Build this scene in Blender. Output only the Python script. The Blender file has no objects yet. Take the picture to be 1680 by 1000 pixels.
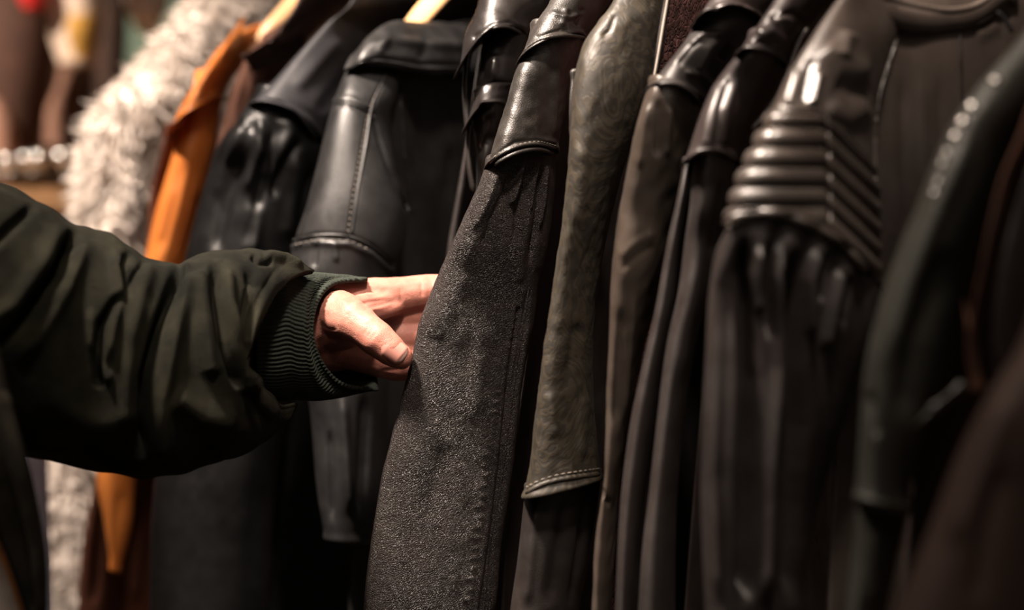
import bpy, bmesh, math, random
import numpy as np
from mathutils import Vector, noise as mnoise
random.seed(7); rng = np.random.default_rng(7)
SC = bpy.context.scene
COL = SC.collection

# ------------------------------------------------------------------ camera, light, exposure
F = 3000.0            # focal length in pixels of a 1680 px wide frame
ZC = 1.22             # camera height
cam_d = bpy.data.cameras.new('camera')
cam = bpy.data.objects.new('camera', cam_d); COL.objects.link(cam)
cam.location = (0, 0, ZC); cam.rotation_euler = (math.pi/2, 0, 0)
cam_d.sensor_width = 36.0; cam_d.lens = 36.0*F/1680
cam_d.clip_start = .05; cam_d.clip_end = 50
cam_d.dof.use_dof = True; cam_d.dof.focus_distance = 1.115; cam_d.dof.aperture_fstop = 3.4
SC.camera = cam
w = bpy.data.worlds.new('world'); SC.world = w; w.use_nodes = True
w.node_tree.nodes['Background'].inputs[0].default_value = (1.0, .86, .74, 1)
w.node_tree.nodes['Background'].inputs[1].default_value = .055
SC.view_settings.view_transform = 'Standard'
SC.view_settings.look = 'None'; SC.view_settings.gamma = 1
SC.view_settings.use_curve_mapping = False
SC.view_settings.exposure = 0.16

def area(name, loc, target, power, size, col):
    l = bpy.data.lights.new(name, 'AREA'); l.shape = 'DISK'; l.size = size
    l.energy = power; l.color = col
    o = bpy.data.objects.new(name, l); COL.objects.link(o); o.location = loc
    d = Vector(target)-Vector(loc); o.rotation_euler = d.to_track_quat('-Z', 'Y').to_euler()
    return o
WARM = (1.0, .83, .70)
def spot(name, loc, target, power, ang, radius, col, blend=1.0):
    l = bpy.data.lights.new(name, 'SPOT'); l.energy = power; l.color = col; l.spot_size = math.radians(ang); l.spot_blend = blend
    l.shadow_soft_size = radius
    o = bpy.data.objects.new(name, l); COL.objects.link(o); o.location = loc
    d = Vector(target)-Vector(loc); o.rotation_euler = d.to_track_quat('-Z', 'Y').to_euler()
    return o
spot('ceiling_spot_light', (-.60, .66, 2.65), (-.02, 1.10, 1.49), 900, 36, .12, WARM)
spot('ceiling_spot_light', (.10, .12, 2.68), (.14, 1.02, 1.46), 210, 34, .08, WARM)
spot('ceiling_spot_light', (-1.0, 1.1, 2.68), (-.45, 1.70, 1.53), 520, 28, .08, WARM)
spot('ceiling_spot_light', (-1.7, 1.7, 2.68), (-1.0, 3.2, 1.35), 380, 70, .1, (1.0, .80, .62))
area('front_fill_light', (-.1, -.7, 2.7), (0, 1.1, 1.2), 12, .7, WARM)  # wide dim fill added behind the camera, not a known shop lamp

# ------------------------------------------------------------------ helpers
def P(px, py, d):
    return np.array([(px-840)/F*d, d, ZC-(py-500)/F*d])
def proj(v):
    return np.stack([840+F*v[:, 0]/v[:, 1], 500-F*(v[:, 2]-ZC)/v[:, 1]], 1)

def rootloc(p):
    while p is not None and p.parent is not None: p = p.parent
    return np.array(p.location) if p is not None else np.zeros(3)

def thing(name, label, cat, loc=(0, 0, 0), group=None):
    o = bpy.data.objects.new(name, None); COL.objects.link(o)
    o.location = tuple(float(a) for a in loc); o.empty_display_size = .02
    o['label'] = label; o['category'] = cat
    if group: o['group'] = group
    return o
def tag(o, label, cat, group=None):
    o['label'] = label; o['category'] = cat
    if group: o['group'] = group
    return o
def obj(name, verts, faces, mat, parent=None, smooth=True, label=None, kind=None, mi=None, mats=None):
    verts = np.asarray(verts, float) - rootloc(parent)
    me = bpy.data.meshes.new(name)
    me.from_pydata(verts.tolist(), [], faces)
    for m in (mats or [mat]): me.materials.append(m)
    if mi is not None: me.polygons.foreach_set('material_index', mi)
    me.polygons.foreach_set('use_smooth', [smooth]*len(me.polygons))
    me.update()
    o = bpy.data.objects.new(name, me); COL.objects.link(o)
    if parent is not None: o.parent = parent
    if label: o['label'] = label
    if kind: o['kind'] = kind
    return o

def fix_normals(o):
    bm = bmesh.new(); bm.from_mesh(o.data)
    bmesh.ops.recalc_face_normals(bm, faces=bm.faces); bm.to_mesh(o.data); bm.free()

def cr(K, n):
    """Catmull-Rom through rows K, n samples."""
    K = np.asarray(K, float); m = len(K)
    if m == 2:
        t = np.linspace(0, 1, n)[:, None]; return K[0]*(1-t)+K[1]*t
    seg = np.linalg.norm(np.diff(K[:, :3]+K[:, 3:6] if K.shape[1] >= 6 else K, axis=0), axis=1)+1e-6
    cum = np.concatenate([[0], np.cumsum(seg)]); s = np.linspace(0, cum[-1], n)
    i = np.clip(np.searchsorted(cum, s, side='right')-1, 0, m-2)
    u = ((s-cum[i])/seg[i])[:, None]
    p1, p2 = K[i], K[i+1]
    # finite-difference tangents with non-uniform spacing
    tan = np.zeros_like(K)
    tan[1:-1] = (K[2:]-K[:-2])/(cum[2:]-cum[:-2])[:, None]
    tan[0] = (K[1]-K[0])/seg[0]; tan[-1] = (K[-1]-K[-2])/seg[-1]
    m1, m2 = tan[i]*seg[i][:, None], tan[i+1]*seg[i][:, None]
    return (2*u**3-3*u**2+1)*p1+(u**3-2*u**2+u)*m1+(-2*u**3+3*u**2)*p2+(u**3-u**2)*m2

def poly_field(q, pts, w, taper=.18):
    """gaussian falloff of distance to a pixel polyline, faded at its ends"""
    pts = np.asarray(pts, float)
    best = np.full(len(q), 1e9); bu = np.zeros(len(q))
    L = np.linalg.norm(np.diff(pts, axis=0), axis=1); tot = L.sum(); acc = 0
    for a, b, l in zip(pts[:-1], pts[1:], L):
        ab = b-a; t = np.clip(((q-a)@ab)/(l*l+1e-9), 0, 1)
        d = np.linalg.norm(q-(a+t[:, None]*ab), axis=1)
        m = d < best; best[m] = d[m]; bu[m] = (acc+t[m]*l)/tot; acc += l
    g = np.exp(-(best/w)**2)
    if taper > 0:
        e = np.clip(np.minimum(bu, 1-bu)/taper, 0, 1); g *= e*e*(3-2*e)
    return g

def vnoise(v, sc, seed=0.0):
    sc = np.asarray(sc, float)
    q = v*sc+seed
    f = mnoise.noise
    return np.array([f(p) for p in q.tolist()])

class Surf: pass

def R(Lx, Ly, Ld, Rx, Ry, Rd, t):
    return np.concatenate([P(Lx, Ly, Ld), P(Rx, Ry, Rd), [t]])
def RW(L, Rr, t):
    return np.concatenate([L, Rr, [t]])

def loft(name, rows, mat, parent, nv=120, nf=60, nb=24, p=1.0, folds=(), noise=(), hem=(True, True),
         label=None, pull=None, ribs=None, hemroll=.0012, back=.9, extra=None, hemdepth=.02):
    """closed garment tube: every row is the left edge, the right edge and the half-thickness of one section"""
    K = cr(rows, nv)
    L, Rr, t = K[:, :3], K[:, 3:6], np.maximum(K[:, 6], .001)
    C = (L+Rr)/2; A = (Rr-L)/2
    T = np.gradient(C, axis=0); T /= np.linalg.norm(T, axis=1)[:, None]
    N = np.array([0, 0, ZC])-C; N[:, 2] *= .3; N /= np.linalg.norm(N, axis=1)[:, None]   # sections bulge towards the aisle
    a = np.linalg.norm(A, axis=1); Ah = A/a[:, None]
    th = np.concatenate([np.linspace(0, math.pi, nf), np.linspace(math.pi, 2*math.pi, nb+2)[1:-1]])
    nt = len(th); co, si = np.cos(th), np.sin(th)
    hs = np.sign(si)*np.abs(si)**p; hs = np.where(si < 0, hs*back, hs)
    V = C[:, None]-A[:, None]*co[None, :, None]+N[:, None]*(t[:, None]*hs[None])[..., None]
    n = -Ah[:, None]*(co[None]/a[:, None])[..., None]+N[:, None]*(si[None]/t[:, None])[..., None]
    n /= np.linalg.norm(n, axis=2)[..., None]
    if pull is not None:
        pk = pull(th, np.linspace(0, 1, nv)[:, None]*np.ones(nt)[None])
        V = V+T[:, None]*pk[..., None]
    du = np.roll(V, -1, 1)-np.roll(V, 1, 1); dv = np.gradient(V, axis=0)
    gn = np.cross(du, dv); gl = np.linalg.norm(gn, axis=2)[..., None]; gn = np.where(gl > 1e-12, gn/(gl+1e-15), n)
    sg = np.sign((gn*n).sum(2).mean()); n = gn*sg
    flat = V.reshape(-1, 3); nn = n.reshape(-1, 3)
    disp = np.zeros(len(flat))
    front = np.tile((si > -.05), nv)
    if len(folds):
        q = proj(flat[front]); acc = np.zeros(len(q))
        for f in folds:
            pts, wd, h = f[:3]; tp = f[3] if len(f) > 3 else .18
            acc += h*.001*poly_field(q, pts, wd, tp)
        disp[front] += acc
    for (amp, sc, seed) in noise:
        disp += amp*.001*vnoise(flat, sc, seed)
    if ribs is not None: disp += ribs(np.tile(th, nv), np.repeat(np.linspace(0, 1, nv), nt))
    if extra is not None: disp += extra(proj(flat), np.tile(th, nv), np.repeat(np.linspace(0, 1, nv), nt))
    # rolled hems
    arc = np.concatenate([[0], np.cumsum(np.linalg.norm(np.diff(C, axis=0), axis=1))])
    if hemroll:
        hr = np.zeros(nv)
        if hem[1]: hr += np.exp(-((arc[-1]-arc)/.0035)**2)
        if hem[0]: hr += np.exp(-(arc/.0035)**2)
        disp += hemroll*np.repeat(hr, nt)
    flat = flat+nn*disp[:, None]
    V = flat.reshape(nv, nt, 3)
    rings = [V[i] for i in range(nv)]
    def inner(sgn, depth):
        """turned-in lining edge: follows the rows behind the hem, a few millimetres further in"""
        out = []; e = nv-1 if sgn > 0 else 0
        for inset, dz in [(.0006, -.0010), (.0022, .0002), (.0034, .4*depth), (.0040, depth)]:
            if dz <= .0003: i = e
            else:
                i = int(np.argmin(np.abs((arc[-1]-arc if sgn > 0 else arc)-dz)))
            ring = V[i]; cen = ring.mean(0); s = max(.6, 1-inset/max(min(a[i], t[i]), .002))
            out.append(cen+(ring-cen)*s+(T[e]*-dz*sgn if i == e and dz < 0 else 0))
        return out
    if hem[1]: rings += inner(1, hemdepth)
    if hem[0]: rings = inner(-1, .006)[::-1]+rings
    nr = len(rings)
    allv = np.concatenate(rings)
    faces = []
    for i in range(nr-1):
        for j in range(nt):
            k = (j+1) % nt
            faces.append((i*nt+j, i*nt+k, (i+1)*nt+k, (i+1)*nt+j))
    c0 = len(allv); allv = np.vstack([allv, rings[0].mean(0), rings[-1].mean(0)-(T[-1]*hemdepth if hem[1] else 0)])
    for j in range(nt):
        k = (j+1) % nt
        faces.append((c0, k, j)); faces.append((c0+1, (nr-1)*nt+j, (nr-1)*nt+k))
    o = obj(name, allv, faces, mat, parent, label=label)
    fix_normals(o)
    S = Surf(); S.o = o; fr = V[:, :nf].reshape(-1, 3); S.v = fr; S.q = proj(fr); S.n = n[:, :nf].reshape(-1, 3)
    return S

def dens(pts, step=4.0):
    pts = np.asarray(pts, float)
    L = np.linalg.norm(np.diff(pts, axis=0), axis=1).sum()
    n = max(2, int(L/step)+1)
    if len(pts) == 2:
        t = np.linspace(0, 1, n)[:, None]; return pts[0]*(1-t)+pts[1]*t
    k = np.concatenate([pts, np.zeros((len(pts), 1))], 1)
    return cr(k, n)[:, :2]

def onsurf(S, pts, step=4.0, off=0.0):
    q = dens(pts, step); out, nr = [], []
    for p in q:
        d = ((S.q-p)**2).sum(1); i = np.argpartition(d, 5)[:5]
        wgt = 1/(d[i]+.5); wgt /= wgt.sum()
        v = (S.v[i]*wgt[:, None]).sum(0); nn = (S.n[i]*wgt[:, None]).sum(0); nn /= np.linalg.norm(nn)+1e-9
        v = P(p[0], p[1], v[1])
        out.append(v+nn*off); nr.append(nn)
    out = np.array(out)
    if len(out) > 4:
        o2 = out.copy(); o2[1:-1] = (out[:-2]+out[1:-1]*2+out[2:])/4; out = o2
    return out, np.array(nr)

def tube_vf(pts, r, n=8, taper=True, flat=1.0, nrm=None):
    pts = np.asarray(pts, float); m = len(pts)
    T = np.gradient(pts, axis=0); T /= np.linalg.norm(T, axis=1)[:, None]+1e-12
    r = np.ones(m)*r
    if taper: r = r.copy(); r[0] *= .35; r[-1] *= .35
    up = np.array([0.13, -1, .21]) if nrm is None else None
    V = []
    for i in range(m):
        u = up if nrm is None else nrm[i]
        x = np.cross(T[i], u); x /= np.linalg.norm(x)+1e-12; y = np.cross(x, T[i])
        for j in range(n):
            a = 2*math.pi*j/n
            V.append(pts[i]+x*math.cos(a)*r[i]+y*math.sin(a)*r[i]*flat)
    Fc = [(i*n+j, i*n+(j+1) % n, (i+1)*n+(j+1) % n, (i+1)*n+j) for i in range(m-1) for j in range(n)]
    Fc.append(tuple(range(n-1, -1, -1))); Fc.append(tuple((m-1)*n+j for j in range(n)))
    return np.array(V), Fc
def tube(name, pts, r, mat, parent, n=8, flat=1.0, nrm=None, label=None, taper=True):
    V, Fc = tube_vf(pts, r, n, taper, flat, nrm)
    o = obj(name, V, Fc, mat, parent, label=label); fix_normals(o); return o
def seam(S, pts, mat, r=.0011, off=.0002, name='seam', step=4, label=None, flat=.8):
    v, nn = onsurf(S, pts, step, off)
    return tube(name, v, r, mat, S.o, nrm=nn, flat=flat, label=label)
def stitch(S, pts, mat, pitch=.0042, ln=.0026, r=.00038, off=.0005, name='stitching'):
    v, nn = onsurf(S, pts, 3, off)
    d = np.concatenate([[0], np.cumsum(np.linalg.norm(np.diff(v, axis=0), axis=1))])
    VV, FF = [], []
    s = pitch*.3
    while s+ln < d[-1]:
        ps = []
        for k, e in enumerate(np.linspace(0, 1, 4)):
            x = s+ln*e; ps.append([np.interp(x, d, v[:, c]) for c in range(3)])
        ps = np.array(ps); nm = np.array([[np.interp(s, d, nn[:, c]) for c in range(3)]]*4)
        ps[1:3] += nm[0]*r
        a, b = tube_vf(ps, r, 5, True, 1, nm); o = sum(len(x) for x in VV)
        VV.append(a); FF += [tuple(i+o for i in f) for f in b]
        s += pitch
    if VV: return obj(name, np.concatenate(VV), FF, mat, S.o, kind='stuff')

# ------------------------------------------------------------------ materials
def newmat(name):
    m = bpy.data.materials.new(name); m.use_nodes = True
    nt = m.node_tree; b = nt.nodes['Principled BSDF']; return m, nt, b
def nd(nt, t, **kw):
    n = nt.nodes.new(t)
    for k, v in kw.items():
        if k.startswith('_'): setattr(n, k[1:], v)
        else: n.inputs[k.replace('__', ' ')].default_value = v
    return n
def ramp(nt, a, b, ca, cb):
    r = nt.nodes.new('ShaderNodeValToRGB'); e = r.color_ramp.elements
    e[0].position = a; e[0].color = (*ca, 1); e[1].position = b; e[1].color = (*cb, 1); return r
def g3(x): return (x, x, x)

def leather(name, col, col2=None, rough=.36, rvar=.14, grain=900, bump=.10, spec=.5, mott=14, crack=.0, coat=0.0, sheen=0, wear=None, wsc=55.0):
    m, nt, b = newmat(name); L = nt.links.new
    tc = nt.nodes.new('ShaderNodeTexCoord')
    col2 = col2 or tuple(c*1.9 for c in col)
    n1 = nd(nt, 'ShaderNodeTexNoise', Scale=mott, Detail=8.0, Roughness=.62); L(tc.outputs['Object'], n1.inputs['Vector'])
    r1 = ramp(nt, .36, .68, col, col2); L(n1.outputs['Fac'], r1.inputs[0])
    src = r1.outputs[0]
    if wear:
        n5 = nd(nt, 'ShaderNodeTexNoise', Scale=float(wsc), Detail=9.0, Roughness=.75, Distortion=.6); L(tc.outputs['Object'], n5.inputs['Vector'])
        r5 = ramp(nt, .58, .74, g3(0), g3(.75)); L(n5.outputs['Fac'], r5.inputs[0])
        mx = nt.nodes.new('ShaderNodeMix'); mx.data_type = 'RGBA'
        L(r5.outputs[0], mx.inputs[0]); L(src, mx.inputs[6]); mx.inputs[7].default_value = (*wear, 1)
        src = mx.outputs[2]
    L(src, b.inputs['Base Color'])
    n2 = nd(nt, 'ShaderNodeTexNoise', Scale=mott*3.3, Detail=6.0, Roughness=.6); L(tc.outputs['Object'], n2.inputs['Vector'])
    mr = nd(nt, 'ShaderNodeMapRange'); mr.inputs[1].default_value = .3; mr.inputs[2].default_value = .7
    mr.inputs[3].default_value = rough-rvar; mr.inputs[4].default_value = rough+rvar
    L(n2.outputs['Fac'], mr.inputs[0]); L(mr.outputs[0], b.inputs['Roughness'])
    v = nd(nt, 'ShaderNodeTexVoronoi', Scale=float(grain)); v.feature = 'DISTANCE_TO_EDGE'
    n3 = nd(nt, 'ShaderNodeTexNoise', Scale=grain*.25, Detail=5.0, Roughness=.7)
    L(tc.outputs['Object'], n3.inputs['Vector'])
    L(tc.outputs['Object'], v.inputs['Vector'])
    rv = ramp(nt, 0, .22, g3(0), g3(.5)); L(v.outputs['Distance'], rv.inputs[0])
    ad = nd(nt, 'ShaderNodeMath', _operation='ADD'); L(rv.outputs[0], ad.inputs[0]); L(n3.outputs['Fac'], ad.inputs[1])
    h = ad.outputs[0]
    if crack:
        n4 = nd(nt, 'ShaderNodeTexNoise', Scale=70.0, Detail=6.0, Roughness=.6, Distortion=1.5); L(tc.outputs['Object'], n4.inputs['Vector'])
        ab = nd(nt, 'ShaderNodeMath', _operation='MULTIPLY'); L(n4.outputs['Fac'], ab.inputs[0]); ab.inputs[1].default_value = crack*10
        a2 = nd(nt, 'ShaderNodeMath', _operation='ADD'); L(h, a2.inputs[0]); L(ab.outputs[0], a2.inputs[1]); h = a2.outputs[0]
    bp = nd(nt, 'ShaderNodeBump', Strength=bump, Distance=.0012); L(h, bp.inputs['Height']); L(bp.outputs[0], b.inputs['Normal'])
    b.inputs['Specular IOR Level'].default_value = spec
    b.inputs['Coat Weight'].default_value = coat; b.inputs['Coat Roughness'].default_value = .25
    if sheen: b.inputs['Sheen Weight'].default_value = sheen; b.inputs['Sheen Roughness'].default_value = .5
    return m

def simple(name, col, rough=.5, metal=0, spec=.5, bumps=None):
    m, nt, b = newmat(name)
    b.inputs['Base Color'].default_value = (*col, 1); b.inputs['Roughness'].default_value = rough
    b.inputs['Metallic'].default_value = metal; b.inputs['Specular IOR Level'].default_value = spec
    tc = nt.nodes.new('ShaderNodeTexCoord')
    n = nd(nt, 'ShaderNodeTexNoise', Scale=(bumps or (40, .1))[0], Detail=5.0); nt.links.new(tc.outputs['Object'], n.inputs['Vector'])
    c = ramp(nt, .3, .7, tuple(x*.75 for x in col), tuple(min(1, x*1.2) for x in col)); nt.links.new(n.outputs['Fac'], c.inputs[0])
    nt.links.new(c.outputs[0], b.inputs['Base Color'])
    if bumps:
        bp = nd(nt, 'ShaderNodeBump', Strength=bumps[1], Distance=.002); nt.links.new(n.outputs['Fac'], bp.inputs['Height']); nt.links.new(bp.outputs[0], b.inputs['Normal'])
    return m

M = {}
M['black'] = leather('black_leather', (.006, .006, .0065), (.013, .0125, .0125), rough=.42, grain=900, bump=.10, spec=.42)
M['black_soft'] = leather('soft_black_leather', (.0045, .0045, .0048), (.0095, .0093, .0095), rough=.40, grain=800, bump=.12, spec=.30)
M['charcoal'] = leather('charcoal_leather', (.016, .016, .019), (.026, .025, .028), rough=.58, grain=800, bump=.12, spec=.3)
M['black_gloss'] = leather('glossy_black_leather', (.006, .005, .005), (.014, .012, .011), rough=.33, grain=700, bump=.08, spec=.5)
M['centre_up'] = leather('grained_black_leather', (.008, .007, .006), (.020, .017, .015), rough=.44, grain=900, bump=.20, wear=(.035, .030, .026), mott=20, spec=.42)
M['centre_lo'] = leather('sueded_black_leather', (.0070, .0050, .0045), (.0160, .0118, .0105), rough=.48, rvar=.12, grain=1000, bump=.7, crack=.05, mott=34, spec=.23, wear=(.017, .0135, .0125), wsc=650)
M['brown_blk'] = leather('brown_black_leather', (.013, .010, .0078), (.040, .031, .025), rough=.40, grain=900, bump=.12, mott=9, spec=.36)
M['dark_brown'] = leather('dark_brown_leather', (.008, .006, .006), (.018, .013, .012), rough=.38, grain=900, bump=.10, spec=.42)
M['matt_brown'] = leather('matt_dark_brown_leather', (.0078, .0062, .0058), (.0155, .0118, .011), rough=.52, grain=900, bump=.12, spec=.33)
M['biker'] = leather('taupe_black_leather', (.023, .018, .0155), (.048, .038, .032), rough=.36, grain=700, bump=.08, mott=10, spec=.75)
M['green_grey'] = leather('green_grey_leather', (.012, .0125, .0098), (.022, .0222, .018), rough=.55, grain=600, bump=.2, spec=.35)
M['fg_brown'] = leather('foreground_brown_leather', (.042, .027, .023), (.070, .044, .036), rough=.65, grain=500, bump=.12, mott=6, spec=.3)
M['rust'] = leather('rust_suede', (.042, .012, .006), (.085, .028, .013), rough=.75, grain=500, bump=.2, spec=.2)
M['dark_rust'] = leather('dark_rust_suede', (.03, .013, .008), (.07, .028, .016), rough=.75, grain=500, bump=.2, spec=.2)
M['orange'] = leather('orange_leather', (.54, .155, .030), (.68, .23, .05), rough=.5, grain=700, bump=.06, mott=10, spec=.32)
M['brown_suede'] = leather('brown_suede', (.075, .032, .021), (.14, .066, .045), rough=.8, grain=600, bump=.3, spec=.2)
M['brown_dark2'] = leather('dark_cocoa_leather', (.03, .016, .013), (.065, .037, .030), rough=.5, grain=600, bump=.2, spec=.35)
M['lace'] = leather('embossed_oxblood_leather', (.020, .009, .009), (.12, .055, .050), rough=.45, grain=260, bump=.7, mott=150, spec=.35)
M['suede'] = leather('green_black_suede', (.0030, .0032, .0020), (.0155, .0145, .0088), rough=.88, rvar=.06, grain=1100, bump=.5, spec=.10, mott=26)
M['suede_front_lit'] = leather('lightened_green_suede', (.010, .0088, .006), (.034, .029, .021), rough=.85, rvar=.06, grain=1100, bump=.5, spec=.10, mott=26)  # lighter, browner copy of the sleeve suede, standing in for light on the front
M['knit'] = simple('green_black_rib_knit', (.014, .018, .0135), .85, 0, .2, (700, .4))
M['thread'] = simple('dull_thread', (.10, .085, .07), .7)
M['thread_lt'] = simple('pale_thread', (.17, .145, .125), .7)
M['dark_in'] = simple('dark_lining', (.004, .004, .004), .9, 0, .05)
M['wood'] = simple('hanger_wood', (.72, .43, .21), .4, 0, .5, (25, .1))
M['steel'] = simple('dull_steel', (.25, .24, .23), .5, 1)
M['chrome'] = simple('chrome', (.8, .8, .8), .24, 1)
M['copper'] = simple('copper_zip_metal', (.42, .17, .06), .35, 1)
M['silver'] = simple('seam_glint_metal', (.6, .58, .55), .3, 1)
M['fur'] = simple('cream_fleece', (.62, .555, .50), .9, 0, .1, (60, .05))
M['shirt'] = simple('cream_shirt_cloth', (.60, .52, .45), .9)
M['denim'] = simple('pale_blue_denim', (.30, .37, .50), .9)
M['nail'] = simple('nail', (.34, .155, .125), .32)
M['nail_tip'] = simple('nail_free_edge', (.46, .31, .26), .35)

def paisley():
    m, nt, b = newmat('swirl_embossed_leather'); L = nt.links.new
    tc = nt.nodes.new('ShaderNodeTexCoord')
    mp = nd(nt, 'ShaderNodeMapping'); mp.inputs['Scale'].default_value = (1.0, 1.0, .75); L(tc.outputs['Object'], mp.inputs['Vector'])
    n0 = nd(nt, 'ShaderNodeTexNoise', Scale=22.0, Detail=2.5, Roughness=.5, Distortion=2.4); L(mp.outputs[0], n0.inputs['Vector'])
    mu = nd(nt, 'ShaderNodeMath', _operation='MULTIPLY'); L(n0.outputs['Fac'], mu.inputs[0]); mu.inputs[1].default_value = 70
    sn = nd(nt, 'ShaderNodeMath', _operation='SINE'); L(mu.outputs[0], sn.inputs[0])
    n1 = nd(nt, 'ShaderNodeTexNoise', Scale=95.0, Detail=4.0, Roughness=.6); L(tc.outputs['Object'], n1.inputs['Vector'])
    ad = nd(nt, 'ShaderNodeMath', _operation='MULTIPLY_ADD'); L(n1.outputs['Fac'], ad.inputs[0]); ad.inputs[1].default_value = 3.4; L(sn.outputs[0], ad.inputs[2])
    mr = nd(nt, 'ShaderNodeMapRange'); mr.inputs[1].default_value = .4; mr.inputs[2].default_value = 3.2; L(ad.outputs[0], mr.inputs[0])
    msk = ramp(nt, .43, .57, g3(0), g3(1)); L(mr.outputs[0], msk.inputs[0])
    cc = ramp(nt, 0, 1, (.0115, .0094, .0064), (.0235, .0188, .0124)); L(msk.outputs[0], cc.inputs[0]); L(cc.outputs[0], b.inputs['Base Color'])
    rr = ramp(nt, 0, 1, g3(.62), g3(.52)); L(msk.outputs[0], rr.inputs[0]); L(rr.outputs[0], b.inputs['Roughness'])
    n3 = nd(nt, 'ShaderNodeTexNoise', Scale=500.0, Detail=5.0); L(tc.outputs['Object'], n3.inputs['Vector'])
    a3 = nd(nt, 'ShaderNodeMath', _operation='MULTIPLY_ADD'); L(n3.outputs['Fac'], a3.inputs[0]); a3.inputs[1].default_value = .8; L(msk.outputs[0], a3.inputs[2])
    bp = nd(nt, 'ShaderNodeBump', Strength=.22, Distance=.0007); L(a3.outputs[0], bp.inputs['Height']); L(bp.outputs[0], b.inputs['Normal'])
    b.inputs['Specular IOR Level'].default_value = .36
    return m
M['paisley'] = paisley()

def skin_mat():
    m, nt, b = newmat('skin'); L = nt.links.new
    tc = nt.nodes.new('ShaderNodeTexCoord')
    n = nd(nt, 'ShaderNodeTexNoise', Scale=60.0, Detail=5.0, Roughness=.6); L(tc.outputs['Object'], n.inputs['Vector'])
    r = ramp(nt, .3, .7, (.27, .098, .073), (.33, .142, .108)); L(n.outputs['Fac'], r.inputs[0]); L(r.outputs[0], b.inputs['Base Color'])
    b.inputs['Roughness'].default_value = .52; b.inputs['Specular IOR Level'].default_value = .32
    b.inputs['Subsurface Weight'].default_value = .22; b.inputs['Subsurface Radius'].default_value = (.010, .0035, .0018); b.inputs['Subsurface Scale'].default_value = .7
    v = nd(nt, 'ShaderNodeTexVoronoi', Scale=900.0); v.feature = 'DISTANCE_TO_EDGE'; L(tc.outputs['Object'], v.inputs['Vector'])
    n3 = nd(nt, 'ShaderNodeTexNoise', Scale=240.0, Detail=6.0, Roughness=.65, Distortion=.5); L(tc.outputs['Object'], n3.inputs['Vector'])
    a = nd(nt, 'ShaderNodeMath', _operation='ADD'); L(v.outputs['Distance'], a.inputs[0]); L(n3.outputs['Fac'], a.inputs[1])
    bp = nd(nt, 'ShaderNodeBump', Strength=.28, Distance=.0010); L(a.outputs[0], bp.inputs['Height']); L(bp.outputs[0], b.inputs['Normal'])
    return m
M['skin'] = skin_mat()

# ------------------------------------------------------------------ room shell
def box_vf(c, s):
    x, y, z = c; a, b, d = s[0]/2, s[1]/2, s[2]/2
    V = [(x+i*a, y+j*b, z+k*d) for i in (-1, 1) for j in (-1, 1) for k in (-1, 1)]
    Fc = [(0, 1, 3, 2), (4, 6, 7, 5), (0, 4, 5, 1), (2, 3, 7, 6), (0, 2, 6, 4), (1, 5, 7, 3)]
    return V, Fc
def box(name, c, s, mat, parent=None, bevel=.003, **kw):
    V, Fc = box_vf(c, s); o = obj(name, V, Fc, mat, parent, smooth=False, **kw)
    if bevel:
        bm = bmesh.new(); bm.from_mesh(o.data)
        bmesh.ops.bevel(bm, geom=bm.edges[:], offset=bevel, segments=2, affect='EDGES'); bm.to_mesh(o.data); bm.free()
    return o
M['wall'] = simple('shop_wall_paint', (.16, .085, .055), .8, 0, .3, (6, .1))
M['floor'] = simple('shop_floor', (.12, .07, .045), .5, 0, .4, (5, .1))
M['ceil'] = simple('shop_ceiling', (.22, .18, .15), .9)
M['green_paint'] = simple('green_panel_paint', (.12, .20, .15), .6)
for nm, c, s, mt in (('floor', (.3, 1.9, -.025), (5, 6.4, .05), 'floor'), ('ceiling', (.3, 1.9, 2.825), (5, 6.4, .05), 'ceil'),
                     ('wall_back', (.3, 5.0, 1.4), (5, .1, 2.8), 'wall'), ('wall_left', (-2.15, 1.9, 1.4), (.1, 6.2, 2.8), 'wall'),
                     ('wall_right', (2.75, 1.9, 1.4), (.1, 6.2, 2.8), 'wall')):
    o = box(nm, c, s, M[mt], bevel=0); o['kind'] = 'structure'

# ------------------------------------------------------------------ garments
GROUP = 'leather garments along the rail'
def garment(label, px, d, name='leather_jacket', cat='jacket', z=.55):
    b = P(px, 500, d); return thing(name, label, cat, (b[0], b[1], z))
WD = np.array([.50, .87, 0.0])          # from the near shoulder towards the neck, square to the rail
def body(parent, mat, top, bot, width=.30, rise=.07, t=.03, name='body', **kw):
    """hanging trunk of a jacket: flat tube from shoulder line to hem, running back from the near sleeve"""
    rows = []
    n = len(top)
    for i, L in enumerate(top+bot):
        rise_i = rise*(1 if i < n else 0) if i else rise
        L = np.array(L); rows.append(RW(L, L+WD*width+np.array([0, 0, rise_i*(1-i/(len(top)+len(bot)))]), t))
    kw.setdefault('nv', 60); kw.setdefault('nf', 50)
    return loft(name, rows, mat, parent, p=.6, **kw)

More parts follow.
